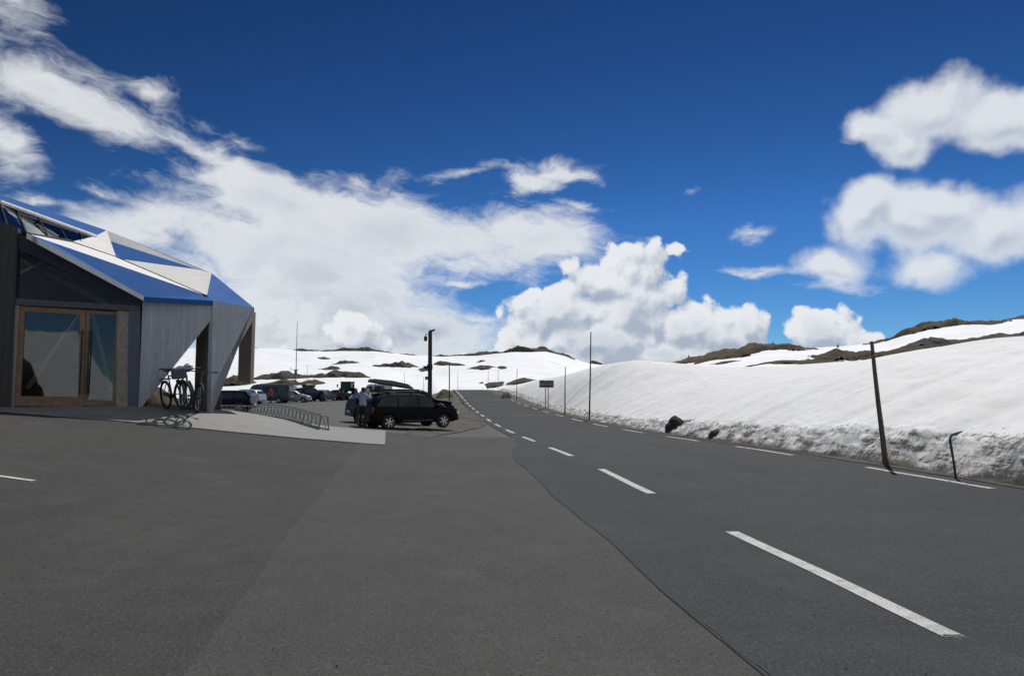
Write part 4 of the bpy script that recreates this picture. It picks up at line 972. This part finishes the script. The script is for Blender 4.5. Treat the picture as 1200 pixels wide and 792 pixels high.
def body(armL, armR):
    J = dict(pelvis=(0, 0, .93), spine=(0, -.015, 1.12), chest=(0, -.005, 1.32), neck=(0, .0, 1.47), head=(0, .025, 1.585), crown=(0, .02, 1.665))
    E = [('pelvis', 'spine'), ('spine', 'chest'), ('chest', 'neck'), ('neck', 'head'), ('head', 'crown')]
    Rd = dict(pelvis=(.155, .115), spine=(.145, .105), chest=(.165, .115), neck=.055, head=(.078, .092), crown=(.06, .07))
    for n, s in (('l', -1), ('r', 1)):
        a = armL if s < 0 else armR
        J.update({'hip'+n: (.09*s, 0, .86), 'knee'+n: (.11*s, .02, .49), 'ankle'+n: (.12*s, -.02, .10), 'toe'+n: (.135*s, .13, .04), 'heel'+n: (.12*s, -.04, .045),
                  'sh'+n: (.175*s, -.005, 1.385), 'el'+n: a[0], 'wr'+n: a[1], 'pa'+n: a[2]})
        E += [('pelvis', 'hip'+n), ('hip'+n, 'knee'+n), ('knee'+n, 'ankle'+n), ('ankle'+n, 'toe'+n), ('ankle'+n, 'heel'+n), ('chest', 'sh'+n), ('sh'+n, 'el'+n), ('el'+n, 'wr'+n), ('wr'+n, 'pa'+n)]
        Rd.update({'hip'+n: .098, 'knee'+n: .066, 'ankle'+n: .048, 'toe'+n: (.04, .03), 'heel'+n: .035, 'sh'+n: .068, 'el'+n: .045, 'wr'+n: .030, 'pa'+n: (.036, .020)})
    return J, E, Rd
SHIRT = simple('lavender_shirt', (.36, .38, .56), .85, scale=5); TROU = simple('dark_trousers', (.018, .019, .024), .85); SHOE = simple('shoe', (.03, .03, .03), .7)
REDJ = simple('red_jacket', (.42, .035, .03), .75, scale=5); HAIR = simple('dark_hair', (.02, .015, .012), .6)
aL = [(-.30, .10, 1.22), (-.15, .27, 1.44), (-.10, .27, 1.51)]; aR = [(.31, .08, 1.24), (.17, .25, 1.46), (.12, .25, 1.53)]
J, E, Rd = body(aL, aR)
def z1(c):
    if c.z < .085: return 3
    if c.z < .95 and abs(c.x) < .24: return 1
    if c.z > 1.47 and abs(c.x) < .1 and c.y < .16: return 2
    if c.y > .16 and c.z > 1.2: return 2
    return 0
pp = P(425, 498, 29.3)
person('person in pale lavender shirt and dark trousers behind the nearest black car, hands raised', gz(pp)[:2]+(float(G(pp.x, pp.y)),), R(-20), J, E, Rd, [SHIRT, TROU, SKIN, SHOE], z1, HAIR,
       [(aL[1], (.4, .0, .9), (.6, .7, -.3)), (aR[1], (-.4, .0, .9), (-.6, .7, -.3))])
bL = [(-.27, -.03, 1.12), (-.27, .08, .90), (-.265, .11, .83)]; bR = [(.27, -.03, 1.12), (.27, .08, .90), (.265, .11, .83)]
J2, E2, Rd2 = body(bL, bR)
def z2(c):
    if c.z < .085: return 3
    if abs(c.x) > .2 and c.z < .90 and c.z > .6: return 2
    if c.z < .86: return 1
    if c.z > 1.49 and abs(c.x) < .12: return 2
    return 0
pr = on_g(317, 472); pr = P(317, 470, pr.y-4)
person('person in a bright red jacket standing among the vans of the far row', (pr.x, pr.y, float(G(pr.x, pr.y))), R(160), J2, E2, Rd2, [REDJ, TROU, SKIN, SHOE], z2, HAIR,
       [(bL[1], (0, .2, -1), (0, 1, .2)), (bR[1], (0, .2, -1), (0, 1, .2))])
p = P(432, 497, 30.8); make_bike('bicycle', 'dark bicycle standing behind the tail of the nearest black car', (p.x-.4, p.y+.3, float(G(p.x, p.y))), R(-25), R(5), simple('bike_frame_teal', (.02, .05, .05), .35))
# walking pole in front of the person
p0 = hit(415, 499, G); o = MB().tube([(0, 0, 0), (.16, .05, .62), (.3, .1, 1.15)], [.012, .013, .016], 6).build('walking_pole', DARKM); o.location = p0; tag(o, 'thin dark walking pole leaning behind the nearest black car', 'pole')

# ------------------------------------------------------------------ poles, stakes, sign, fence
def stake(name, label, cat, px, py, ptop, r, mat, group=None, lean=0., Y=None, taper=.6, edge=True, zf=None):
    d = ray(px, py)
    if Y is None:
        Y = 30.
        for k in range(40):
            ex = xr(Y)+.75; t = Y/d.y; Y += (float(ex)-d.x*t)/(d.x/d.y+.1095)*.8
    c = P(px, py, Y); zb = c.z; top = P(px+lean, ptop, Y)
    m = MB(); v = top-c; mids = [Vector((0, 0, -.25))-Vector((v.x, 0, 0))*(.25/v.z)] + [v*q + Vector((.010*v.z*math.sin(q*5+px), 0, 0))*(q*(1-q)*4)*.35 for q in (0, .25, .5, .75, 1)]
    m.tube(mids, [r*(1-(1-taper)*q) for q in (0, 0, .25, .5, .75, 1)], 10); o = m.build(name, mat, smooth=50); o.location = c
    return tag(o, label, cat, group)
sg = 'slim snow stakes along the road'
lp = stake('wooden_pole', 'thick weathered wooden pole leaning left in front of the dirty snow wall', 'pole', 1038, 547.5, 400, .060, POLEW, None, -16.5, None, .62)
stake('snow_stake', 'tallest dark snow stake at the right road edge, ending well above the snow bank', 'snow stake', 690.5, 491, 389, .055, POLED, sg, 2)
stake('snow_stake', 'dark snow stake right of the information board, second nearest', 'snow stake', 662, 482, 430, .05, POLED, sg, .5)
stake('snow_stake', 'thin snow stake left of the information board where the bank ends', 'snow stake', 605.5, 471, 432, .05, POLED, sg, .5)
stake('snow_stake', 'very thin far snow stake just right of the road crest', 'snow stake', 583.5, 459, 433, .05, GALV, sg, .5, 116)
stake('snow_stake', 'very thin far snow stake standing on the road crest', 'snow stake', 571.5, 457.5, 434, .05, GALV, sg, 1, 128)
stake('snow_stake', 'stout dark stake left of the road crest by the dirt mound', 'snow stake', 526.5, 468, 427, .075, POLED, sg, 0, 84, .8)
stake('snow_stake', 'very thin far snow stake left of the road crest line', 'snow stake', 536.5, 458, 436, .04, GALV, sg, 0, 120)
stake('snow_stake', 'thin snow stake on the snow left of the camera pole', 'snow stake', 474, 462, 437, .04, GALV, sg, 0, 110)
stake('snow_stake', 'thin snow stake on the snow just left of the camera pole base', 'snow stake', 496.5, 462, 441, .04, GALV, sg, 0, 110)
stake('snow_stake', 'thin snow stake right of the weather mast', 'snow stake', 360, 462, 428, .035, GALV, sg, 0, 95)
# bent marker post
d0 = hit(1120, 562.5, G); Yb = 12.7; c = P(1120, 562, Yb)
t = thing('marker_post', 'bent dark blue metal marker post in front of the dirty snow wall', 'post', c)
pts = [P(a, b, Yb)-c for a, b in ((1120, 566), (1120, 560), (1117.5, 540), (1114.2, 521), (1113.2, 514), (1115.5, 509.5), (1121, 508), (1128, 505.2))]
m = MB(); m.tube([pts[0]-Vector((0, 0, .15))]+pts[1:5], [.024, .024, .023, .026, .026], 8); m.v = [(x, y*.6, z) for x, y, z in m.v]; m.build('post', simple('post_paint', (.035, .042, .065), .5, var=.3), t, smooth=50)
m = MB(); m.tube(pts[4:], [.026, .024, .026, .010], 8); m.v = [(x, y*.5, z) for x, y, z in m.v]; m.build('bent_tip', simple('post_tip', (.10, .13, .22), .45, var=.3), t, smooth=50)
# camera pole
Yp = 37.; base = P(503.5, 482, Yp); base.z = float(G(base.x, base.y)); tp_ = P(503.2, 388, Yp)
t = thing('camera_pole', 'dark wooden pole with a dome camera and small boxes behind the nearest black car', 'pole', base)
hgt = tp_.z-base.z
m = MB(); m.tube([(0, 0, -.2), (0, 0, hgt*.5), (-.01, 0, hgt)], [.125, .115, .105], 12); m.build('pole', POLED, t, smooth=50)
m = MB(); m.tube([(-.02, 0, hgt-.22), (-.2, -.02, hgt-.16), (-.255, -.02, hgt-.2), (-.255, -.02, hgt-.3)], .025, 8); a = m.build('camera_arm', GALV, t)
m = MB(); m.lathe([(0, .05), (.075, .045), (.095, -.02), (.095, -.12), (.07, -.2), (0, -.235)], (-.255, -.02, hgt-.33), 'z', 16); m.build('dome_camera', PLASTIC, t, smooth=50)
m = MB(); m.tube([(0, 0, hgt), (0, 0, hgt+.06)], .07, 8); m.box((.12, 0, hgt+.03), (.26, .10, .09), ry=-.35); m.build('top_sensor', PLASTIC, t)
m = MB(); m.box((-.22, -.05, hgt-1.98), (.26, .2, .16)); m.box((.0, -.14, hgt-1.95), (.3, .06, .28)); m.build('junction_box', DARKM, t, bevel=.01)
m = MB(); m.box((-.16, -.1, hgt-2.55), (.17, .14, .18)); m.build('small_box', GALV, t, bevel=.01)
# weather mast
Ym = 92.; b = P(346.5, 452, Ym); b.z = float(G(b.x, b.y)); hgt = P(346.5, 377, Ym).z-b.z
t = thing('weather_mast', 'tall thin grey weather mast with a cross arm standing behind the parked cars', 'mast', b)
m = MB(); m.tube([(0, 0, -.2), (0, 0, hgt*.5), (0, 0, hgt)], [.075, .055, .03], 8); m.build('mast', GALV, t)
ha = P(346.5, 433, Ym).z-b.z
m = MB(); m.tube([(-.85, 0, ha), (.4, 0, ha)], .035, 6); m.tube([(-.75, 0, ha), (-.75, 0, ha+.32)], .03, 6); m.build('cross_arm', GALV, t)
m = MB(); m.box((0, -.1, ha-.35), (.32, .25, .75)); m.box((0, -.05, ha-1.0), (.22, .2, .5)); m.build('instrument_box', GALV, t, bevel=.02)
m = MB()
for s in (-1, 0, 1): m.tube([(0, 0, ha-1.2), (s*.45, -.2*(1-abs(s)), 0)], .03, 6)
m.build('strut', GALV, t)
# information board on the bank
Yi = 64.; c = P(640.5, 469, Yi)
t = thing('information_board', 'dark blue and brown information board on two posts in front of the snow bank', 'sign', c, R(2))
bw_, b0_, b1_ = 17/FPX*Yi, P(640, 454, Yi).z-c.z, P(640, 445.6, Yi).z-c.z; mid = b0_+(b1_-b0_)*.40
def sign_mat(name, c1, c2):
    m, nt, b = new_mat(name); N = NB(nt); p = N.coord(); n = N.noise(N.mapping(p, scale=(1, 1, 1.6)), 5.5, 3, .6)
    N.put(b.inputs['Base Color'], N.mix(N.ss(n, .5, .62, 0, .75), c1, c2)); b.inputs['Roughness'].default_value = .5; return m
MB().box((0, 0, (mid+b1_)/2+.003), (bw_, .06, b1_-mid)).build('upper_panel', sign_mat('sign_blue', (.055, .065, .085), (.20, .23, .28)), t, bevel=.006)
MB().box((0, 0, (mid+b0_)/2-.003), (bw_, .06, mid-b0_-.006)).build('lower_panel', sign_mat('sign_brown', (.075, .040, .030), (.10, .05, .035)), t, bevel=.006)
for dx in (-.10, .155): 
    m = MB(); m.tube([(dx, .06, -1.0), (dx, .06, b1_-.05)], .04, 8); m.build('post', GALV, t, smooth=50)
# short brown fence behind the person
p = P(436, 461.5, 88); z0 = float(G(p.x, p.y)); t = thing('plank_fence', 'low brown plank fence between the tractor and the camera pole', 'fence', (p.x, p.y, z0))
MB().box((.4, 0, .62), (3.6, .05, .95)).build('planks', board_mat('fence_boards', (.09, .05, .035), (.13, .075, .05), .16), t)
for dx in (-1.2, .4, 2.0): MB().box((dx, .06, .55), (.1, .1, 1.2)).build('post', POLEW, t)
# grassy dirt mound by the crest
c = P(519, 463.5, 92); bm_ = MB()
mo = outcrop(508, 534, 454, 468, 'small grassy dirt mound at the left edge of the road below the crest', rock_mat('mound_turf', (.075, .07, .035), (.11, .095, .06), (.06, .066, .028)), .6, False, 90, 51, .5, None)
mo['category'] = 'dirt mound'; mo.name = 'dirt_mound'
mo2 = outcrop(582, 604, 456, 470.5, 'low earthy mound at the right edge of the road where the snow bank ends', VERGE, .6, False, 88, 57, .6, None); mo2['category'] = 'dirt mound'; mo2.name = 'dirt_mound'

# ------------------------------------------------------------------ sun, sky and clouds
SUN_EL, SUN_AZ = R(54), R(19)       # azimuth measured from +Y (the view) towards +X
sd = Vector((math.sin(SUN_AZ)*math.cos(SUN_EL), math.cos(SUN_AZ)*math.cos(SUN_EL), math.sin(SUN_EL)))
sl = bpy.data.lights.new('sun', 'SUN'); sl.energy = 3.85; sl.angle = R(.53); sl.color = (1, .975, .94)
so = bpy.data.objects.new('sun', sl); COL.objects.link(so); so.rotation_euler = sd.to_track_quat('Z', 'Y').to_euler()
Wd = bpy.data.worlds.new('World'); S.world = Wd; Wd.use_nodes = True; nt = Wd.node_tree; nt.nodes.clear(); N = NB(nt)
sky = N.n('ShaderNodeTexSky', sky_type='NISHITA'); sky.sun_disc = False; sky.sun_elevation = SUN_EL; sky.sun_rotation = SUN_AZ
sky.altitude = 1600; sky.air_density = 1.0; sky.dust_density = .0; sky.ozone_density = 3.5
skc = N.n('ShaderNodeGamma'); N.put(skc.inputs[0], sky.outputs[0]); skc.inputs[1].default_value = 1.22
hs = N.n('ShaderNodeHueSaturation'); N.put(hs.inputs['Color'], skc.outputs[0]); hs.inputs['Saturation'].default_value = 1.12
sb_ = N.n('ShaderNodeSeparateColor'); N.put(sb_.inputs[0], hs.outputs[0])
fb = N.math('MULTIPLY', N.math('POWER', N.math('MINIMUM', N.math('MULTIPLY', sb_.outputs[2], .075), 0.85), 1.12), .74)   # deep polarised blue of thin mountain air
skm = N.vmath('SCALE', N.vmath('MULTIPLY', hs.outputs[0], (.52, .78, 1.0)), None, fb)
bgs = N.n('ShaderNodeBackground'); N.put(bgs.inputs[0], skm); bgs.inputs[1].default_value = .075
dirv = N.coord('Generated'); sx = N.n('ShaderNodeSeparateXYZ'); N.put(sx.inputs[0], dirv)
azn = N.math('ARCTAN2', sx.outputs[0], sx.outputs[1]); eln = N.math('ARCSINE', sx.outputs[2])
cv = N.n('ShaderNodeCombineXYZ'); N.put(cv.inputs[0], azn); N.put(cv.inputs[1], eln); AE = cv.outputs[0]
def ae(px, py): d = ray(px, py).normalized(); return math.atan2(d.x, d.y), math.asin(d.z)
def field(vec, blobs, sm=.18):
    F_ = None
    for bb in blobs:
        if len(bb) == 7: _, a, e, r1, r2, ang, st = bb
        else:
            px, py, rx, ry, rot, st = bb
            a, e = ae(px, py); a2, e2 = ae(px+rx*math.cos(R(rot)), py+rx*math.sin(R(rot))); a3, e3 = ae(px-ry*math.sin(R(rot)), py+ry*math.cos(R(rot)))
            r1 = math.hypot(a2-a, e2-e); r2 = math.hypot(a3-a, e3-e); ang = math.atan2(e2-e, a2-a)
        c_, s_ = math.cos(ang), math.sin(ang)
        u_ = N.math('ADD', N.vmath('DOT_PRODUCT', vec, (c_/r1, s_/r1, 0)), -(a*c_+e*s_)/r1); v_ = N.math('ADD', N.vmath('DOT_PRODUCT', vec, (-s_/r2, c_/r2, 0)), -(-a*s_+e*c_)/r2)
        l = N.math('SQRT', N.math('MULTIPLY_ADD', u_, u_, N.math('MULTIPLY', v_, v_))); v = N.math('MULTIPLY', N.math('SUBTRACT', 1.0, l), st)
        F_ = v if F_ is None else N.math('SMOOTH_MAX', F_, v, sm)
    return F_
# warped coordinates
def warp(vec, nvec, scale, amt, detail=5):
    n = N.noise(nvec, scale, detail, .6, 0, 'Color'); w = N.vmath('SCALE', N.vmath('SUBTRACT', n, (.5, .5, .5)), None, amt); return N.vmath('ADD', vec, w)
den = N.math('ADD', N.math('MAXIMUM', sx.outputs[2], 0), .16)
plx = N.n('ShaderNodeCombineXYZ'); N.put(plx.inputs[0], N.math('DIVIDE', sx.outputs[0], den)); N.put(plx.inputs[1], N.math('DIVIDE', sx.outputs[1], den)); PL = plx.outputs[0]
SOFT = [(150, 150, 200, 40, 22, .74), (60, 105, 120, 36, 12, .70), (10, 180, 75, 34, 25, .8), (25, 8, 55, 22, 25, .40), (185, 118, 40, 16, 20, .6),
        (330, 235, 190, 40, 9, 1.1), (240, 185, 90, 22, 22, .8), (470, 275, 270, 52, 6, 1.25), (330, 310, 240, 70, 8, 1.35), (350, 360, 210, 75, 0, 1.35), (420, 405, 190, 40, 0, 1.1), (180, 270, 130, 34, 6, 1.1),
        (640, 280, 110, 42, 14, 1.15), (735, 312, 60, 15, 5, .8), (620, 212, 48, 15, -4, .85), (560, 204, 120, 13, -3, .55), (660, 206, 60, 9, 2, .5), (545, 333, 52, 9, -8, .7), (575, 375, 42, 10, 0, .6), (500, 390, 120, 34, 0, .9), (555, 405, 70, 22, 0, .6),
        (800, 213, 34, 13, -20, .42), (875, 267, 26, 10, -8, .5), (890, 312, 38, 7, 0, .5), (750, 282, 40, 10, -6, .5), (688, 250, 38, 9, 8, .42), (60, 245, 90, 12, 6, .6), (120, 228, 30, 8, 12, .45),
        (1010, 150, 30, 18, 0, .6), (950, 335, 50, 10, 0, .35),
        (-500, 250, 420, 120, 10, 1.1), (1900, 200, 500, 110, 0, 1.), ('d', 2.3, .42, .75, .34, .1, 1.3), ('d', 1.7, .75, .5, .25, .2, 1.2), ('d', -2.25, .45, .8, .36, -.1, 1.3), ('d', 2.5, .95, .6, .25, 0, 1.1), ('d', -1.5, .4, .45, .2, 0, 1.1)]  # closing blobs: unseen clouds added behind and overhead to lift the facade's ambient light
CUM = [(728, 326, 74, 44, 0, 1.05), (738, 360, 76, 58, 0, 1.25), (652, 370, 70, 48, -20, 1.2), (700, 395, 105, 40, 0, 1.3), (622, 400, 36, 30, 0, .9),
       (815, 388, 68, 40, 0, 1.2), (868, 386, 42, 28, 0, 1.), (770, 415, 110, 24, 0, 1.1), (962, 384, 56, 30, 0, 1.15), (1005, 392, 50, 18, 0, 1.), (640, 425, 150, 18, 0, 1.),
       (700, 318, 60, 20, 12, .7), (790, 298, 16, 8, 0, .7), (330, 420, 60, 20, 0, .7), (415, 395, 40, 30, 0, .8)]
FAIR = [(1100, 132, 95, 46, -8, 1.25), (1075, 165, 55, 40, 0, 1.1), (1185, 145, 100, 42, -5, 1.2), (1040, 148, 60, 26, 10, .9),
        (1030, 245, 54, 42, 0, 1.15), (1075, 268, 90, 46, 10, 1.2), (1105, 255, 75, 40, 0, 1.1), (1160, 280, 100, 42, -5, 1.15), (980, 316, 58, 24, 0, 1.0), (1012, 262, 48, 50, 0, 1.1), (1085, 318, 60, 24, 0, 1.), (1230, 262, 80, 45, 0, 1.)]
def noise2(vec, scale, detail, rough=.55, out='Fac'):
    o = N.n('ShaderNodeTexNoise', noise_dimensions='2D'); N.put(o.inputs['Vector'], vec)
    o.inputs['Scale'].default_value = scale; o.inputs['Detail'].default_value = detail; o.inputs['Roughness'].default_value = rough; return o.outputs[out]
def voro2(vec, scale, feature='F1', smooth=None):
    o = N.n('ShaderNodeTexVoronoi', feature=feature, voronoi_dimensions='2D'); N.put(o.inputs['Vector'], vec); o.inputs['Scale'].default_value = scale
    if smooth is not None: o.inputs['Smoothness'].default_value = smooth
    return o.outputs['Distance']
AR = N.mapping(AE, rot=(0, 0, R(14)), scale=(.62, 1, 1))                        # streaks drawn out along the cloud bank
def wrp(v, nv, sc, amt, det=5): return N.vmath('ADD', v, N.vmath('SCALE', N.vmath('SUBTRACT', noise2(nv, sc, det, .62, 'Color'), (.5, .5, .5)), None, amt))
VS = wrp(wrp(AE, AE, 2.2, .07, 3), AR, 9, .045)
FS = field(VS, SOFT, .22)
AW = wrp(AR, AR, 7, .10, 4)
ns = noise2(AW, 7.5, 10, .60); nfine = noise2(N.mapping(AW, rot=(0, 0, R(20)), scale=(.55, 1.3, 1)), 19, 8, .66)
ns2 = noise2(N.vmath('ADD', AW, (-.010, .022, 0)), 7.5, 10, .60)
hsft = N.math('ADD', FS, N.math('ADD', N.math('MULTIPLY', N.math('SUBTRACT', ns, .5), 1.55), N.math('MULTIPLY', N.math('SUBTRACT', nfine, .5), 1.1)))
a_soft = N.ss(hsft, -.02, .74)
rel = N.ss(N.math('SUBTRACT', ns, ns2), -.12, .10)
def puffs(v, blobs, amp, sc, sm, wamt, big):
    w1 = N.vmath('ADD', v, N.vmath('SCALE', N.vmath('SUBTRACT', noise2(v, 5*sc, 5, .6, 'Color'), (.5, .5, .5)), None, wamt))
    f = field(w1, blobs, sm)
    w2 = N.vmath('ADD', v, N.vmath('SCALE', noise2(v, 22*sc, 4, .6, 'Color'), None, .035/sc))
    p1 = voro2(w2, 15*sc, 'SMOOTH_F1', .4); p2 = voro2(w2, 38*sc)
    nz = noise2(v, 30*sc, 7, .6); nb = noise2(v, 8*sc, 5, .6)
    h = N.math('MULTIPLY_ADD', N.math('SUBTRACT', .40, p1), amp, f)
    h = N.math('MULTIPLY_ADD', N.math('SUBTRACT', .36, p2), amp*.55, h)
    h = N.math('MULTIPLY_ADD', N.math('SUBTRACT', nb, .5), big, h)
    return N.math('MULTIPLY_ADD', N.math('SUBTRACT', nz, .5), amp*.9, h)
hc = puffs(AE, CUM, .55, 1.0, .12, .07, .35)
hc2 = puffs(N.vmath('ADD', AE, (-.007, .015, 0)), CUM, .55, 1.0, .12, .07, .35)
a_cum = N.ss(hc, .06, .26)
hf = puffs(AE, FAIR, .30, .9, .35, .075, .6)
hf2 = N.math('SUBTRACT', hf, puffs(N.vmath('ADD', AE, (-.008, .018, 0)), FAIR, .30, .9, .35, .075, .6))
a_fair = N.ss(hf, -.02, .62)
# cloud tones
lit = N.ss(N.math('SUBTRACT', hc, hc2), -.30, .28)
thick = N.ss(hc, .35, 1.25)
lowd = N.ss(eln, ae(600, 300)[1], ae(600, 425)[1])
ccum = N.mix(lit, (.40, .46, .56), (.82, .84, .87)); ccum = N.mix(N.math('MULTIPLY', thick, N.math('MULTIPLY', lowd, .55)), ccum, (.42, .48, .57))
shn = noise2(AE, 7, 5, .55)
gs = N.math('MULTIPLY', N.ss(hsft, .45, 1.15), N.math('MULTIPLY_ADD', N.ss(shn, .38, .60), .55, N.math('MULTIPLY', N.math('SUBTRACT', 1.0, rel), .62)))
csoft = N.mix(N.math('MULTIPLY', gs, N.math('MULTIPLY_ADD', lowd, .62, .28)), (.76, .785, .81), (.34, .40, .50))
shf = noise2(AE, 9, 6, .6)
cfair = N.mix(N.math('MULTIPLY', N.ss(hf, .25, .9), N.ss(hf2, -.3, .35, .85, 0.)), (.78, .81, .84), (.48, .54, .63))
def bgc(c, s=1.): b = N.n('ShaderNodeBackground'); N.put(b.inputs[0], c); b.inputs[1].default_value = s; return b.outputs[0]
def mixs(f, a, b): o = N.n('ShaderNodeMixShader'); N.put(o.inputs[0], f); nt.links.new(a, o.inputs[1]); nt.links.new(b, o.inputs[2]); return o.outputs[0]
up = N.ss(eln, -.02, .03)
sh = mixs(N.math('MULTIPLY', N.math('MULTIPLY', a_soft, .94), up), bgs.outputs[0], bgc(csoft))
sh = mixs(N.math('MULTIPLY', N.math('MULTIPLY', a_fair, .90), up), sh, bgc(cfair))
sh = mixs(N.math('MULTIPLY', N.math('MULTIPLY', a_cum, .97), up), sh, bgc(ccum))
wo = N.n('ShaderNodeOutputWorld'); nt.links.new(sh, wo.inputs[0])
Wd.cycles.sampling_method = 'MANUAL'; Wd.cycles.sample_map_resolution = 512

# ------------------------------------------------------------------ render settings
S.render.engine = 'CYCLES'
S.view_settings.view_transform = 'Standard'; S.view_settings.look = 'None'; S.view_settings.exposure = 0; S.view_settings.gamma = 1; S.view_settings.use_curve_mapping = False
S.cycles.use_denoising = True
try: S.cycles.denoiser = 'OPENIMAGEDENOISE'
except Exception: pass
S.cycles.max_bounces = 6; S.cycles.transparent_max_bounces = 8; S.cycles.glossy_bounces = 3; S.cycles.diffuse_bounces = 3
